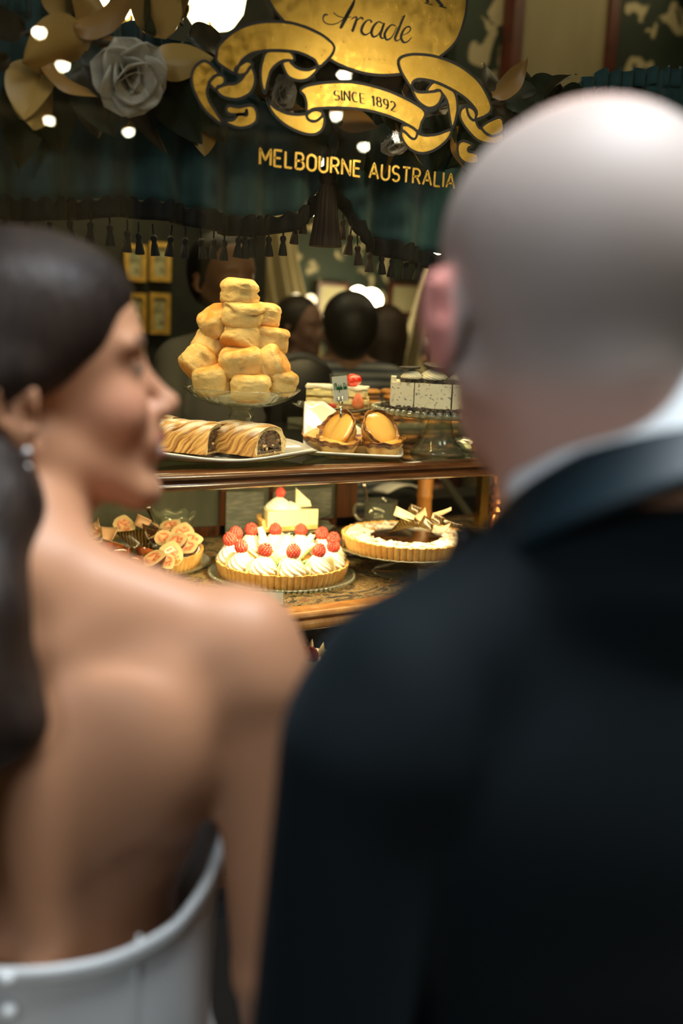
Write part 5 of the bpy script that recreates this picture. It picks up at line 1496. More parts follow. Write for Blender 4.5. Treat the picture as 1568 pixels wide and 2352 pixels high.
put('strawberry_half', G().lathe([(.0001, .026), (.006, .022), (.0115, .010), (.0125, .001), (.010, -.005), (.0001, -.008)], 24, sy=.35), mat('cut_strawberry', (.72, .14, .06), (.82, .32, .14), 50, rough=.3), cs, loc=(.043, -.036, .009), smooth=True)
put('strawberry_half', G().ball((0, 0, 0), .008, 16, sc=(1, .3, .7)), m_straw, cs, loc=(-.008, -.034, .006), smooth=True)

# ---------------------------------------------------------------- biscuit crumb cake on the beaded stand
BCN = Vector((1.145, 1.612, ZU))
bz = at(1020, 940, 1.612).z
hb2 = bz - ZU
t = thing('cake_stand', 'tall beaded glass stand with a ribbed bell foot', 'cake stand', BCN)
put('dish', G().lathe([(.0001, hb2 - .012), (.10, hb2 - .012), (.128, hb2 - .006), (.131, hb2), (.120, hb2 - .001), (.0001, hb2 - .003)], 96), m_cut, t, smooth=True)
put('beaded_rim', beads(.133, hb2 - .001, 60, .0066), m_cut, t, smooth=True)
put('bell_foot', G().lathe([(.0001, .001), (.054, 0), (.056, .004), (.050, .010), (.038, .022), (.028, .040), (.023, hb2 * .75), (.021, hb2 - .012)], 96, rf=lambda a, i, r, z: 1 + .03 * math.cos(14 * (a + z * 18)) * (1 if i > 2 else 0)), glass_mat('frosted_ribbed_glass', (.85, .86, .78), fac=2.6, rough=.1, haze=.14, hazec=(.62, .62, .48)), t, smooth=True)
m_cookie_cream = mat('speckled_cream', (.10, .09, .07), (.76, .70, .50), 220, lo=.33, hi=.42, rough=.6)
m_crumb = mat('dark_crumbs', (.012, .010, .009), (.16, .12, .08), 170, lo=.45, hi=.75, rough=.8)
CW = thing('crumb_cake', 'white speckled biscuit cake cut in slices on the beaded stand', 'cake', (BCN.x, BCN.y, bz - .003), rot=(0, 0, R_(-32)))
def crumbs(R, n, seed, zz, h, arc_=(0, 6.283)):
    rnd = random.Random(seed); g = G()
    for i in range(n):
        a = rnd.uniform(*arc_); r = R * math.sqrt(rnd.uniform(.55, 1)); s = rnd.uniform(.0022, .0045)
        g.box((-s, -s * .8, -s * .6), (s, s * .8, s * .6), M=T(r * math.cos(a), r * math.sin(a), zz + rnd.uniform(0, h) * (1.1 - r / R * .6)) @ RZ(rnd.uniform(0, 3)) @ RX(rnd.uniform(0, 3)))
    return g
put('crumb_base', crumbs(.115, 800, 4, .002, .012), m_crumb, CW, smooth=False)
for x0, x1 in ((-.100, -.056), (-.054, .016), (.019, .090)):
    put('slice', lumpy_box(x0, x1, -.052, .05, .008, .055, .0006, x0 * 99), m_cookie_cream, CW, smooth=30)
put('biscuit_layer', lumpy_box(-.082, .090, -.045, .05, .055, .062, .0022, 9, nx=60), m_crumb, CW, smooth=False)
put('slice_corner', lumpy_box(-.100, -.090, -.048, -.03, .050, .066, .0012, 12), m_cookie_cream, CW, smooth=True)
SW2 = swirl_geo(.022, .022, 12, 120).mesh('cream_swirl', mat('ivory_cream', (.84, .78, .56), rough=.4), True)
m_bis = mat('black_biscuit', (.010, .008, .007), (.03, .022, .018), 200, rough=.6, bump=.0006, bscale=500)
for (x, y, r, ry, sc) in ((-.060, -.03, 0, 0, 1.0), (-.018, -.025, 0, 6, 1.25), (.040, -.02, 0, 6, 1.2)):
    s = put('cream_swirl', SW2, None, CW, loc=(x, y, .062), rot=(0, 0, x * 50)); s.scale = (sc, sc, .85 * sc)
    put('biscuit', G().lathe([(.0001, 0), (.020, 0), (.0215, .0012), (.0215, .0038), (.020, .005), (.0001, .0046)], 40, rf=lambda a, i, r, z: 1 + .012 * math.cos(a * 26)), m_bis, s, loc=(.006, 0, .0225), rot=(0, R_(3 + ry), 0), smooth=40)
# small glass dish with orange flower
p = atz(1096, 1046, ZU)
p = Vector((p.x + .03, p.y + .05, ZU))
t = thing('glass_dish', 'small clear glass dish at the right end of the upper tier', 'dish', p)
put('dish', plate_glass(.055, .020, wav=.02, k=18), m_cut, t, smooth=True)
p2 = at(1091, 1024, p.y - .05)
fl = thing('orange_flower', 'tiny orange flower on the small glass dish', 'flower', p2)
m_or = mat('orange_petal', (.85, .16, .02), rough=.5)
for i in range(5):
    put('petal', G().grid(lambda u, v: ((.011 * u), (2 * v - 1) * .006 * math.sin(math.pi * min(1, .15 + .8 * u)), .004 * u * u), 5, 4, thick=.0008), m_or, fl, rot=(R_(60) , i * 1.256, 0), smooth=True)
put('flower_centre', G().ball((0, 0, 0), .003, 10), m_or, fl, smooth=True)
put('stalk', G().tube([(0, 0, 0), (0, .01, p.z + .004 - p2.z)], .001, 6), m_stem, fl)
# biscuits stacked in rows at the back of the upper tier
m_biscuit = mat('golden_biscuit', (.36, .14, .03), (.62, .30, .07), 50, rough=.6, bump=.001, bscale=160)
m_choc_bis = mat('chocolate_biscuit', (.08, .035, .015), (.20, .09, .035), 50, rough=.6)
BG = G().lathe([(.0001, 0), (.021, 0), (.024, .003), (.023, .008), (.016, .011), (.0001, .012)], 24, rf=lambda a, i, r, z: 1 + .02 * math.cos(a * 7))
BM = [BG.mesh('biscuit', m_biscuit, True), BG.mesh('biscuit_dark', m_choc_bis, True)]
bp = at(900, 996, 2.05)
tr = solo('glass_tray', G().box((-.24, -.05, 0), (.26, .09, .004)).box((-.24, -.055, 0), (.26, -.05, .014)).box((-.24, .09, 0), (.26, .095, .014)), m_cut, 'long glass tray behind the cake stands', 'tray', loc=(bp.x, bp.y, ZU), smooth=False)
rnd = random.Random(8)
nB = 0
for ci, xx in enumerate((-.13, -.07, -.01, .05, .11, .17)):
    for k in range(7 if ci < 3 else 6):
        solo('biscuit', BM[1 if (k + ci) % 3 == 0 else 0], None, 'golden round biscuit stacked in the rows behind the cake stands', 'biscuit', loc=(bp.x + xx + rnd.uniform(-.004, .004), bp.y + .0 + rnd.uniform(-.01, .01), ZU + .0045 + k * .0125), rot=(0, 0, rnd.uniform(0, 6)), group='biscuits stacked behind the cake stands')
# lowest tier: tartlet tops showing between the shoulders
p = at(716, 1507, 1.60)
t = thing('berry_tartlet', 'raspberry tartlet with pale chocolate cones glimpsed between the shoulders', 'tart', (p.x, p.y, .826))
zz = p.z - .826
put('crust', shell_geo(G(), .10, .028, 44), m_crust, t, smooth=35)
put('cream', G().lathe([(.09, .02), (.09, zz - .02), (.07, zz - .008), (.0001, zz - .008)], 40), m_cream, t, smooth=True)
for i, (x, y, sc) in enumerate([(716, 1507, 1.25), (696, 1500, 1.2)]):
    q = at(x, y, 1.60 - .012 * i) - Vector(t.location); r_ = put('raspberry', RASP, None, t, loc=q, label='red raspberry'); r_.scale = (sc, sc, sc * 1.25)
for (x, y) in ((712, 1492), (738, 1500), (762, 1500)):
    q = at(x, y, 1.615) - Vector(t.location)
    put('chocolate_cone', G().lathe([(.0085, -.012), (.0075, .0), (.004, .012), (.0001, .022)], 20), m_whitechoc, t, loc=q, rot=(0, R_(10), 0), smooth=True)
spot('lowest_tier_lamp', (.92, 1.62, 1.03), (.92, 1.66, .85), 1.0, WARM, 100, .8, .02)

# ================================================================== PEOPLE
def frame(o, az, pitch=0, roll=0):
    # x forward, y to the figure's left, z up
    a = R_(az)
    M = Matrix(((math.sin(a), -math.cos(a), 0, 0), (math.cos(a), math.sin(a), 0, 0), (0, 0, 1, 0), (0, 0, 0, 1)))
    return Matrix.Translation(o) @ M @ RY(R_(-pitch)) @ RX(R_(roll))
def head_sdf(k=1.0, male=False, smile=False, ears=True):
    s = Sdf()
    w = 1.04 if male else 1.0
    s.ell((-.012, 0, .030), (.098, .077 * w, .085), .02)
    s.ell((-.045, 0, .022), (.062, .070 * w, .072), .03)
    s.ell((.030, 0, .032), (.060, .064 * w, .070), .03)
    s.ell((.040, 0, -.040), (.050, .054 * w, .066), .025)
    for y in (-1, 1):
        s.cap((-.004, y * .056 * w, -.045), (.070, y * .020, -.098), .018, .015, .022)
        s.ell((.062, y * .036, -.028), (.027, .024, .026), .018)
        s.ell((.078, y * .030, .026), (.016, .026, .010), .012)
    s.ell((.078, 0, -.104), (.019, .020, .016), .016)
    s.cap((.085, 0, .010), (.108, 0, -.026), .0070, .0095, .012)
    s.ell((.111, 0, -.029), (.0105, .010, .0095), .008)
    for y in (-1, 1): s.ell((.102, y * .010, -.034), (.010, .007, .007), .006)
    s.ell((.086, 0, -.058), (.016, .026, .024), .015)
    # eye hollows, then the eyeballs with lids
    for y in (-1, 1):
        s.ell((.096, y * .031, .006), (.016, .019, .012), .012, sub=True)
        s.ell((.076, y * .031, .004), (.0135, .0145, .0125), .003)
        s.cap((.0865, y * .022, .010), (.080, y * .043, .008), .0035, .003, .003)
    if smile:
        s.cap((.099, -.020, -.066), (.099, .020, -.066), .005, .005, .004, sub=True)
        s.cap((.1015, 0, -.0725), (.088, .025, -.062), .0042, .003, .005); s.cap((.1015, 0, -.0725), (.088, -.025, -.062), .0042, .003, .005)
        s.cap((.1035, 0, -.0575), (.089, .026, -.058), .0036, .0025, .005); s.cap((.1035, 0, -.0575), (.089, -.026, -.058), .0036, .0025, .005)
    else:
        s.cap((.103, 0, -.061), (.094, .022, -.063), .0042, .003, .004); s.cap((.103, 0, -.061), (.094, -.022, -.063), .0042, .003, .004)
        s.cap((.102, 0, -.070), (.094, .020, -.066), .0048, .003, .004); s.cap((.102, 0, -.070), (.094, -.020, -.066), .0048, .003, .004)
    if ears:
        for y in (-1, 1):
# the shell stands off the head, its free rim behind
            e_ = -.014 if male else -.018
            s.ell((-.012, y * .084 * w, e_), (.019, .0068, .031), .006, M=np.array((RZ(R_(y * 26)) @ RY(R_(12))).to_3x3()))
            s.cap((-.002, y * .080 * w, e_ + .024), (-.026, y * .094 * w, e_ + .020), .0045, .0042, .005)
            s.cap((-.026, y * .094 * w, e_ + .020), (-.027, y * .092 * w, e_ - .006), .0042, .004, .005)
            s.cap((-.027, y * .092 * w, e_ - .006), (-.010, y * .079 * w, e_ - .030), .004, .006, .005)
            if not male: s.ell((-.004, y * .0885 * w, e_ - .002), (.007, .0035, .011), .004, sub=True)
    if k != 1:
        s.p = [(t, a * k, b * k, (c * k if t == 'c' else c), (d * k if t == 'c' else d), kk * k, sub) for t, a, b, c, d, kk, sub in s.p]
    return s
def hand_sdf(s, wrist, d, out, k=1.0):
    # relaxed hand hanging from the wrist along d, palm normal n, thumb to the 'out' side
    d = Vector(d).normalized(); o = Vector(out); o = (o - d * o.dot(d)).normalized(); n = d.cross(o)
    w = Vector(wrist)
    s.ell(w + d * .048 * k, (.030 * k, .015 * k, .052 * k), .01, M=np.array(Matrix((o, n, d)).transposed().to_3x3()))
    for i, (x, L) in enumerate(((.024, .070), (.008, .078), (-.008, .072), (-.023, .056))):
        b = w + d * .088 * k + o * x * k
        p1 = b + (d + n * .25).normalized() * L * .45 * k; p2 = p1 + (d + n * .7).normalized() * L * .32 * k; p3 = p2 + (d + n * 1.2).normalized() * L * .25 * k
        s.cap(b - d * .01, p1, .0085 * k, .008 * k, .005); s.cap(p1, p2, .008 * k, .0072 * k, .002); s.cap(p2, p3, .0072 * k, .0062 * k, .002)
    t0 = w + d * .025 * k + o * .022 * k; t1 = t0 + (d + o * .9).normalized() * .035 * k; t2 = t1 + (d + o * .35 + n * .3).normalized() * .030 * k
    s.cap(t0, t1, .0115 * k, .009 * k, .008); s.cap(t1, t2, .009 * k, .0075 * k, .003)

def loc_of(P, M):
    Mi = np.array(M.inverted())
    return P @ Mi[:3, :3].T + Mi[:3, 3]
def sstep(x, a, b):
    t = np.clip((x - a) / (b - a), 0, 1); return t * t * (3 - 2 * t)
def mixc(A, B, m): return A * (1 - m[:, None]) + np.asarray(B)[None, :] * m[:, None]

# ---------------------------------------------------------------- the woman at the left
m_skin_w = attr_mat('skin_woman', rough=.5, spec=.35, sss=.08)
WH = frame(atd(78, 880, .85), 103, pitch=7, roll=-2)
WB = frame(atd(75, 1325, .80), 32)
def woman_body():
    s = head_sdf(1.0, smile=True).xf(WH)
    b = Sdf()
    b.ell((.012, 0, -.17), (.097, .143, .17), .03)                 # rib cage
    b.ell((-.005, 0, -.04), (.062, .120, .055), .03)
    b.ell((.005, 0, -.36), (.084, .124, .14), .04)                 # waist
    b.ell((.0, 0, -.56), (.105, .160, .16), .05)                   # hips
    for y in (-1, 1):
        b.cap((-.012, y * .03, .004), (-.010, y * .140, -.034), .034, .034, .025)      # trapezius
        b.cap((.020, y * .02, -.015), (.012, y * .155, -.032), .020, .018, .02)       # collar bone
        b.ell((-.004, y * .172, -.054), (.047, .048, .056), .02)                      # deltoid
        b.cap((-.008, y * .186, -.08), (-.012, y * .205, -.33), .041, .033, .02)      # upper arm
        b.cap((-.012, y * .205, -.33), (.10, y * .20, -.53), .033, .022, .01)         # forearm
        b.ell((-.062, y * .080, -.125), (.018, .044, .066), .035, M=np.array(RX(R_(-12 * y)).to_3x3()))    # shoulder blade
        b.ell((-.035, y * .122, -.12), (.040, .036, .075), .035)
        b.ell((-.070, y * .028, -.28), (.022, .022, .18), .025)                       # muscles beside the spine
        b.ell((.085, y * .058, -.17), (.045, .05, .055), .03)
        b.cap((.0, y * .075, -.62), (.0, y * .08, -1.0), .075, .05, .03)
        b.cap((.0, y * .08, -1.0), (-.01, y * .08, -1.30), .05, .035, .02)
    b.cap((-.112, 0, -.02), (-.108, 0, -.50), .012, .012, .020, sub=True)             # spine furrow
    hand_sdf(b, (.10, -.20, -.53), (.25, .0, -.95), (1, .2, 0), .92)
    hand_sdf(b, (.10, .20, -.53), (.25, 0, -.95), (1, -.2, 0), .92)
    b.xf(WB)
    s.join(b)
    nt_ = WH @ Vector((-.030, 0, -.055)); nb = WB @ Vector((-.008, 0, .005))
    s.cap(nt_, nb, .050, .052, .022)
    s.cap(WH @ Vector((.0, 0, -.075)), WB @ Vector((.022, 0, -.01)), .036, .036, .02)
    return s
def woman_col(P):
    L = loc_of(P, WH); n = len(P)
    C = np.tile(np.array((.46, .22, .115)), (n, 1))
    lips = np.exp(-(((L[:, 2] + .0655) / .013) ** 4)) * sstep(L[:, 0], .092, .099) * (np.abs(L[:, 1]) < .03)
    C = mixc(C, (.42, .09, .075), lips * .9)
    teeth = (np.abs(L[:, 2] + .0655) < .006) & (L[:, 0] > .091) & (L[:, 0] < .1000) & (np.abs(L[:, 1]) < .018)
    C = mixc(C, (.55, .50, .45), teeth.astype(float))
    cheek = np.exp(-(((L[:, 0] - .07) / .03) ** 2 + ((L[:, 2] + .025) / .025) ** 2)) * (L[:, 0] > .02)
    C = mixc(C, (.55, .20, .13), cheek * .35)
    brow = np.exp(-(((L[:, 2] - .030 + .12 * (np.abs(L[:, 1]) - .03)) / .0045) ** 2)) * sstep(L[:, 0], .060, .075) * (np.abs(L[:, 1]) > .012) * (np.abs(L[:, 1]) < .052)
    C = mixc(C, (.05, .03, .02), brow * .85)
    lash = np.exp(-(((L[:, 2] - .005) / .0045) ** 2)) * (L[:, 0] > .078) * (np.abs(np.abs(L[:, 1]) - .032) < .017)
    C = mixc(C, (.05, .035, .03), lash * .75)
    return C
woman = thing('person', 'person with long dark hair in a strapless white dress, smiling in profile', 'person', (WB.translation.x, WB.translation.y, 0))
def wput(name, sd, h, m, **kw):
    o = sdf_put(name, sd, h, m, None, **kw)
    o.parent = woman; o.matrix_parent_inverse = Matrix.Translation(woman.location).inverted()
    return o
def unparented(o, par):
    o.parent = par; o.matrix_parent_inverse = Matrix.Translation(par.location).inverted(); return o
wput('body', woman_body(), .0042, m_skin_w, colf=woman_col, smooth_it=2)
def hair_mat():
    m, nt, b = nodes('dark_hair')
    lnk(nt, ramp(nt, tex(nt, 70, 4, .6, stretch=(.5, .5, .06)), [(.3, (.010, .0065, .005)), (.7, (.030, .018, .012))]), b.inputs['Base Color'])
    b.inputs['Roughness'].default_value = .48; b.inputs['Specular IOR Level'].default_value = .22
    bn = nt.nodes.new('ShaderNodeBump'); bn.inputs['Distance'].default_value = .002
    lnk(nt, tex(nt, 220, 3, stretch=(1, 1, .05)), bn.inputs['Height']); lnk(nt, bn.outputs[0], b.inputs['Normal'])
    return m
m_hair = hair_mat()
h_ = Sdf()
h_.ell((-.022, 0, .044), (.098, .084, .086), .02)
h_.ell((.010, 0, .062), (.084, .076, .062), .02)
h_.ell((-.062, 0, .010), (.066, .078, .092), .03)
for y in (-1, 1):
    h_.ell((.002, y * .056, .050), (.062, .034, .050), .02)
    h_.ell((-.014, y * .070, .026), (.042, .018, .032), .02)
    h_.ell((-.018, y * .086, .012), (.028, .012, .020), .012)
    h_.cap((-.048, y * .072, .0), (-.070, y * .062, -.09), .018, .026, .03)
h_.cap((-.080, 0, -.02), (-.085, 0, -.14), .068, .060, .04)
h_.ell((.125, 0, -.012), (.062, .11, .082), .018, sub=True)
h_.xf(WH)
bb = WB
def hw(v): return bb @ Vector(v)
h_.cap(WH @ Vector((-.085, -.02, -.13)), hw((-.105, .03, -.05)), .052, .046, .04)
h_.cap(WH @ Vector((-.07, -.05, -.12)), hw((-.100, -.015, -.08)), .034, .030, .03)
h_.cap(hw((-.105, .03, -.05)), hw((-.120, .045, -.20)), .046, .034, .03)
h_.cap(hw((-.120, .045, -.20)), hw((-.118, .05, -.32)), .034, .014, .03)
h_.cap(atd(-50, 960, .85), atd(-45, 1180, .765), .046, .042, .03)
h_.cap(atd(-45, 1180, .765), atd(-60, 1400, .715), .042, .030, .03)
h_.cap(atd(-60, 1400, .715), atd(-110, 1640, .705), .030, .018, .03)
wput('hair', h_, .0042, m_hair, smooth_it=2)
# eyes
for y in (-1, 1):
    o = put('eye', G().ball((0, 0, 0), .0108, 18), mat('eye_white', (.30, .26, .22), rough=.2), None, smooth=True); o.location = WH @ Vector((.0785, y * .031, .004)); unparented(o, woman)
    q = put('iris', G().ball((0, 0, 0), .0055, 14), mat('iris', (.03, .015, .008), rough=.1), None, smooth=True); q.location = WH @ Vector((.0850, y * .030, .004)); unparented(q, woman)
# drop earring
eo = WH @ Vector((-.012, -.094, -.058))
er = put('earring', G().ball((0, 0, .010), .0042, 12).ball((0, 0, -.002), .0035, 10).lathe([(.0001, -.040), (.0055, -.034), (.0062, -.026), (.003, -.010), (.0012, -.004)], 12), mat('crystal_silver', (.45, .42, .40), rough=.35, metal=.4), None, loc=eo, smooth=True, label='silver crystal drop earring')
unparented(er, woman)
# satin dress: bodice with a plunging back edge, skirt to the floor
m_satin = mat('white_satin', (.74, .76, .76), rough=.38, spec=.5, sheen=.2)
def ell_r(a, z):
    # outline of the torso in the body frame: half depth, half width by height
    hx = float(np.interp(z, [-1.35, -1.0, -.62, -.56, -.40, -.30, -.16, -.08], [.34, .26, .15, .122, .096, .099, .112, .115]))
    hy = float(np.interp(z, [-1.35, -1.0, -.62, -.56, -.40, -.30, -.16, -.08], [.38, .31, .215, .190, .142, .145, .160, .162]))
    return hx, hy
def edge_z(a):
    # a: 0 = front, pi = back; low across the back, rising to the armpits
    c = math.cos(a)
    return float(np.interp(c, [-1, -.85, -.55, -.20, .1, .6, 1], [-.284, -.280, -.266, -.232, -.185, -.115, -.13]))
def dress_fn(u, v):
    a = 2 * math.pi * u
    zt = edge_z(a); zb = -1.36
    z = zb + (zt - zb) * (1 - (1 - v) ** 1.5 if v > 0 else 0)
    hx, hy = ell_r(a, z)
    fold = (1 + .05 * math.sin(a * 14) * max(0, min(1, (-.62 - z) / .4)))
    off = .004
    return WB @ Vector((math.cos(a) * (hx + off) * fold + .006, math.sin(a) * (hy + off) * fold, z))
dr = put('dress', G().grid(dress_fn, 120, 70, thick=.004), m_satin, None, smooth=True, label='strapless white satin dress'); unparented(dr, woman)
def band_fn(u, v):
    a = 2 * math.pi * u; z = edge_z(a) + .006 - .016 * v
    hx, hy = ell_r(a, z)
    return WB @ Vector((math.cos(a) * (hx + .0085) + .006, math.sin(a) * (hy + .0085), z))
q = put('band', G().grid(band_fn, 120, 3, thick=.004), m_satin, dr, smooth=True)
for zz_ in (-.285, -.315, -.345):
    for yy_ in (-.012, .012):
        q = put('button', G().ball((0, 0, 0), .0065, 12), m_satin, dr, smooth=True); hx, hy = ell_r(math.pi, zz_); q.location = WB @ Vector((-hx - .004, yy_, zz_))
sm = G().grid(lambda u, v: WB @ Vector((lambda a, z: (math.cos(a) * (ell_r(a, z)[0] + .0075) + .006, math.sin(a) * (ell_r(a, z)[1] + .0075), z))(R_(222) + .02 * u, -.262 - .35 * v)), 2, 12, thick=.002)
put('seam', sm, m_satin, dr, smooth=True)

# ---------------------------------------------------------------- the man at the right
m_skin_m = attr_mat('skin_man', rough=.58, spec=.35, sss=.08)
MH = frame(atd(1312, 692, .655), 19, pitch=-3, roll=0)
MB = frame(atd(1400, 1300, .675), 0)
def man_body():
    s = head_sdf(1.055, male=True).xf(MH)
    b = Sdf()
    b.ell((.01, 0, -.17), (.10, .15, .17), .03)
    b.ell((.0, 0, -.42), (.095, .14, .16), .04)
    b.ell((.0, 0, -.60), (.095, .145, .12), .04)
    for y in (-1, 1):
        b.cap((-.01, y * .03, .03), (-.006, y * .15, -.04), .036, .040, .03)
        b.cap((-.006, y * .175, -.07), (-.004, y * .205, -.36), .040, .034, .02)
        b.cap((-.004, y * .205, -.36), (.07, y * .20, -.61), .034, .026, .01)
        b.cap((0, y * .09, -.65), (0, y * .10, -1.02), .08, .055, .03)
        b.cap((0, y * .10, -1.02), (-.02, y * .10, -1.42), .055, .038, .02)
        hand_sdf(b, (.07, y * .20, -.61), (.25, 0, -.95), (1, 0, 0), 1.05)
    b.xf(MB); s.join(b)
    s.cap(MH @ Vector((-.035, 0, -.05)), MB @ Vector((-.005, 0, .0)), .061, .060, .025)
    s.cap(MH @ Vector((.0, 0, -.085)), MB @ Vector((.04, 0, -.01)), .045, .050, .02)
    s.cap(MH @ Vector((-.078, 0, -.045)), MB @ Vector((-.035, 0, .02)), .028, .035, .025)
    return s
def man_col(P):
    L = loc_of(P, MH) / 1.055; n = len(P)
    C = np.tile(np.array((.56, .33, .26)), (n, 1))
    # close cropped grey-brown hair around the back and sides, bare pink crown
    crown = np.sqrt(((L[:, 0] - .01) / .075) ** 2 + (L[:, 1] / .055) ** 2 + ((L[:, 2] - .125) / .060) ** 2)
    hairm = sstep(crown, .75, 1.35) * sstep(L[:, 2], -.072, -.030) * sstep(-L[:, 0], -.045, -.005)
    ear = (np.abs(L[:, 1]) > .0835) & (L[:, 2] < .022) & (L[:, 2] > -.052) & (L[:, 0] < .02)
    hairm = hairm * (1 - ear)
    C = mixc(C, (.30, .275, .25), hairm * .80)
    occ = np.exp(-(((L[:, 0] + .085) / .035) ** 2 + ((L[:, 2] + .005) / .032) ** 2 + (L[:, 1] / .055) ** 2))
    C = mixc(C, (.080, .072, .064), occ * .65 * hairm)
    C = mixc(C, (.60, .20, .17), ear.astype(float) * .75)
    lips = np.exp(-(((L[:, 2] + .0655) / .009) ** 4)) * sstep(L[:, 0], .090, .097) * (np.abs(L[:, 1]) < .024)
    C = mixc(C, (.45, .18, .15), lips * .7)
    brow = np.exp(-(((L[:, 2] - .030) / .005) ** 2)) * sstep(L[:, 0], .060, .075) * (np.abs(L[:, 1]) > .012) * (np.abs(L[:, 1]) < .052)
    C = mixc(C, (.10, .07, .05), brow * .8)
    return C
man = thing('person', 'person with close cropped hair and balding crown in a dark suit, seen from behind', 'person', (MB.translation.x, MB.translation.y, 0))
def mput(name, sd, h, m, **kw):
    return unparented(sdf_put(name, sd, h, m, None, **kw), man)
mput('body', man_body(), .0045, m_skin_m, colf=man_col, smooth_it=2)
for y in (-1, 1):
    o = put('eye', G().ball((0, 0, 0), .0122, 18), mat('eye_white', (.6, .56, .5), rough=.15), None, smooth=True); o.location = MH @ Vector((.0845, y * .0327, .004)); unparented(o, man)
# jacket
def wool():
    m, nt, b = nodes('navy_wool')
    lnk(nt, ramp(nt, tex(nt, 500, 2), [(.3, (.0006, .0030, .0044)), (.7, (.0012, .0046, .0064))]), b.inputs['Base Color'])
    b.inputs['Roughness'].default_value = .85; b.inputs['Specular IOR Level'].default_value = .2
    b.inputs['Sheen Weight'].default_value = .025; b.inputs['Sheen Tint'].default_value = (.3, .6, .8, 1)
    return m
m_wool = wool()
m_satinlapel = mat('navy_satin', (.004, .013, .018), rough=.5, spec=.25)
j = Sdf()
j.ell((.012, 0, -.18), (.120, .168, .20), .04)
j.ell((-.022, 0, -.13), (.100, .158, .15), .04)
j.ell((.005, 0, -.46), (.120, .172, .24), .05)
j.ell((.0, 0, -.66), (.130, .190, .16), .05)
for y in (-1, 1):
    j.cap((-.018, y * .045, .012), (-.010, y * .160, -.046), .046, .048, .03)
    j.ell((-.004, y * .180, -.082), (.062, .046, .062), .025)
    j.cap((-.004, y * .188, -.10), (-.006, y * .215, -.37), .054, .048, .02)
    j.cap((-.006, y * .215, -.37), (.068, y * .208, -.59), .048, .038, .012)
j.cap((0, 0, .3), (0, 0, .03), .058, .058, .01, sub=True)
j.ell((0, 0, -.88), (.3, .4, .10), .01, sub=True)
j.ell((-.026, 0, .012), (.092, .108, .056), .02)
j.cap((-.01, 0, .2), (-.012, 0, .075), .064, .060, .008, sub=True)
j.xf(MB)
mput('jacket', j, .0055, m_wool, smooth_it=2, label='dark navy suit jacket')
def neck_ring(name, m, r0, r1, zlow, zhigh, tilt, hgt, cen, th, parent=None, flare=0, label=None, gap=.0):
    # a band round the neck, higher behind than in front
    M_ = frame(MB @ Vector(cen), 0) @ RY(R_(tilt))
    def fn(u, v):
        a = gap + (2 * math.pi - 2 * gap) * u
        hh_ = hgt * (.86 + .14 * (-math.cos(a)))
        k = 1 + flare * (1 - v)
        return M_ @ Vector((r0 * k * math.cos(a), r1 * k * math.sin(a), (v - .5) * hh_))
    return unparented(put(name, G().grid(fn, 90, 8, thick=th), m, None, smooth=True, label=label), man)
m_shirt = mat('white_shirt', (.80, .84, .86), rough=.7)
neck_ring('shirt_collar', m_shirt, .083, .080, 0, 0, 27, .064, (-.012, 0, .076), .004, flare=.08, label='white shirt collar')
neck_ring('jacket_collar', m_satinlapel, .092, .088, 0, 0, 36, .046, (-.020, 0, .040), .008, flare=.25, label='dark satin jacket collar', gap=.55)
# bow tie at the front of the collar
bt_ = G()
for y in (-1, 1):
    bt_.grid(lambda u, v, y=y: ((.010 * (1 - u) + .004 * math.sin(v * 6)), y * (.006 + .052 * u), (v - .5) * (.018 + .030 * u)), 8, 6, thick=.012)
bt_.ball((.006, 0, 0), .011, 12)
o = put('bow_tie', bt_, m_black, None, smooth=True); o.matrix_world = frame(MB @ Vector((.098, 0, -.012)), 0); 
mw = o.matrix_world.copy(); o.parent = man; o.matrix_parent_inverse = Matrix.Translation(man.location).inverted(); 
o.location = mw.translation; o.rotation_euler = mw.to_euler()
# trousers and shoes
tr_ = Sdf()
for y in (-1, 1):
    tr_.cap((0, y * .085, -.66), (0, y * .10, -1.02), .098, .075, .03); tr_.cap((0, y * .10, -1.02), (-.015, y * .10, -1.38), .075, .065, .02)
tr_.xf(MB); mput('trousers', tr_, .010, m_wool, smooth_it=1)
sh = Sdf(); fz = -MB.translation.z
for y in (-1, 1): sh.ell((.05, y * .10, fz + .038), (.135, .048, .045), .01)
sh.xf(MB); mput('shoes', sh, .009, m_black, clip=((None, None, .001), (None, None, None)), smooth_it=1)

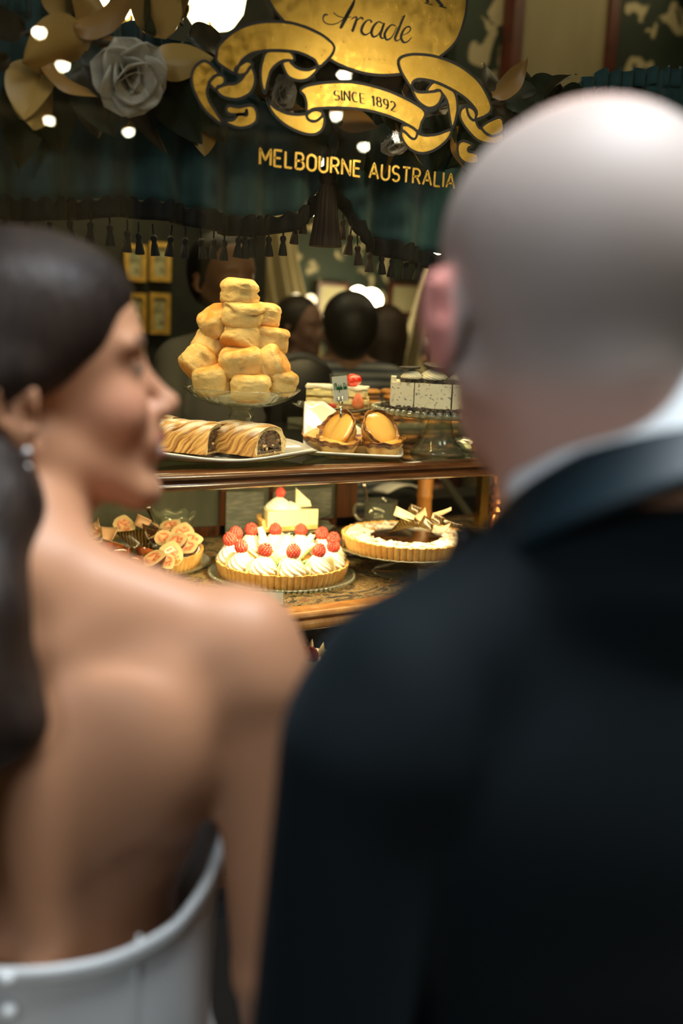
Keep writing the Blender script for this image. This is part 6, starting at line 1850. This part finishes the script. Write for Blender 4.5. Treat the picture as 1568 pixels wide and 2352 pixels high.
# ---------------------------------------------------------------- guests inside, far out of focus
def guest(label, x, y, Y, az, hairc, shirtc, skin=(.30, .16, .10), k=1.0, long=False, stripes=None, female=True, pitch=0, nd=.185, group='guests inside the tea room'):
    o = at(x, y, Y)
    H_ = frame(o, az, pitch)
    B_ = frame(o + Vector((0, 0, -nd * k)), az)
    p = thing('person', label, 'person', (o.x, o.y, 0), group)
    def un(q): return unparented(q, p)
    s = head_sdf(k, male=not female).xf(H_)
    b = Sdf()
    b.ell((0, 0, -.18), (.09 * k, .13 * k, .19), .03); b.ell((0, 0, -.45), (.10 * k, .14 * k, .22), .05)
    for sd in (-1, 1):
        b.cap((0, sd * .02, .02), (0, sd * .15 * k, -.03), .036, .038, .03)
        b.cap((0, sd * .17 * k, -.06), (.02, sd * .20 * k, -.32), .038, .032, .02); b.cap((.02, sd * .20 * k, -.32), (.20, sd * .15 * k, -.42), .03, .024, .01)
        hand_sdf(b, (.20, sd * .15 * k, -.42), (1, -.2 * sd, -.1), (0, -sd, .3), .95)
        zf = -(o.z - .20 * k)
        b.cap((0, sd * .08, -.62), (.0, sd * .09, (zf - .62) / 2), .075, .055, .03); b.cap((.0, sd * .09, (zf - .62) / 2), (-.01, sd * .09, zf + .06), .055, .038, .02)
        b.ell((.05, sd * .09, zf + .035), (.11, .04, .034), .01)
    b.cap((-.01, 0, .11), (0, 0, 0), .046, .05, .02)
    b.xf(B_); s.join(b)
    sk = np.array(skin)
    un(sdf_put('body', s, .011, mat('guest_skin', skin, rough=.5), None, smooth_it=1))
    c = Sdf()
    c.ell((0, 0, -.18), (.105 * k, .148 * k, .20), .03); c.ell((0, 0, -.42), (.115 * k, .155 * k, .20), .05)
    for sd in (-1, 1):
        c.cap((0, sd * .04, .0), (0, sd * .155 * k, -.035), .042, .048, .03); c.cap((0, sd * .175 * k, -.06), (.02, sd * .205 * k, -.26), .05, .046, .02)
    c.xf(B_)
    sm_ = mat('guest_top', shirtc, rough=.8) if not stripes else mat('striped_top', shirtc, stripes, 11, lo=.46, hi=.54, rough=.8, kind='Z')
    un(sdf_put('top', c, .011, sm_, None, smooth_it=1))
    h = Sdf(); h.ell((-.022, 0, .045), (.102, .092, .092), .02); h.ell((-.05, 0, 0), (.075, .082, .09), .03)
    if long:
        h.cap((-.06, 0, -.02), (-.075, 0, -.20), .075, .055, .03)
        for sd in (-1, 1): h.cap((-.01, sd * .07, .0), (-.02, sd * .06, -.13), .028, .024, .02)
    h.ell((.115, 0, -.03), (.07, .12, .085), .015, sub=True)
    if k != 1: h.p = [(t, a * k, b_ * k, (c_ * k if t == 'c' else c_), (d_ * k if t == 'c' else d_), kk, sb_) for t, a, b_, c_, d_, kk, sb_ in h.p]
    h.xf(H_)
    un(sdf_put('hair', h, .009, mat('guest_hair', hairc, rough=.5), None, smooth_it=1))
    l = Sdf()
    for sd in (-1, 1):
        zf = -(o.z - .20 * k)
        l.cap((0, sd * .08, -.56), (.0, sd * .09, (zf - .62) / 2), .098, .078, .03); l.cap((.0, sd * .09, (zf - .62) / 2), (-.01, sd * .09, zf + .10), .078, .06, .02)
    l.xf(B_); un(sdf_put('trousers', l, .013, m_black, None, smooth_it=1))
    return p
guest('person in a grey T-shirt with short black hair standing behind the scones', 515, 640, 2.75, 170, (.008, .006, .005), (.13, .13, .115), female=False, k=1.0, skin=(.16, .075, .04))
guest('person in a dusky pink top behind the right side of the scones', 690, 752, 3.65, 150, (.02, .012, .008), (.42, .24, .21), nd=.15, k=.95, skin=(.26, .14, .10))
guest('person with a dark bob in a grey and blue striped top, seen from behind', 800, 762, 3.05, 20, (.006, .005, .006), (.34, .36, .36), stripes=(.06, .08, .12), k=1.04, nd=.118)
guest('person with brown hair in a green top to the right of the dark bob', 885, 775, 3.5, 40, (.04, .022, .014), (.20, .24, .18), nd=.15, long=True, k=.98)
guest('person with dark hair partly hidden by the ear of the man', 1015, 820, 4.02, 185, (.010, .008, .008), (.10, .02, .02), k=.98)
# dark rounded chair back beside the scones
p = at(690, 880, 2.30)
t = thing('chair', 'black chair with a rounded padded back behind the scones', 'chair', (p.x, p.y, 0))
put('backrest', G().lathe([(.0001, -.02), (.09, -.018), (.11, 0), (.09, .018), (.0001, .02)], 32, M=T(0, 0, p.z - .03) @ RX(R_(90)) , sx=1.0, sy=1.0), m_black, t, smooth=True)
put('seat', G().box((-.2, 0, .44), (.2, .34, .50)), m_black, t)
for x_, y_ in ((-.18, .31), (.18, .31)): put('leg', G().box((x_ - .015, y_ - .015, 0), (x_ + .015, y_ + .015, .44)), m_black, t)
for x_ in (-.08, .08): put('leg', G().box((x_ - .015, -.03, 0), (x_ + .015, 0, p.z - .02)), m_black, t)
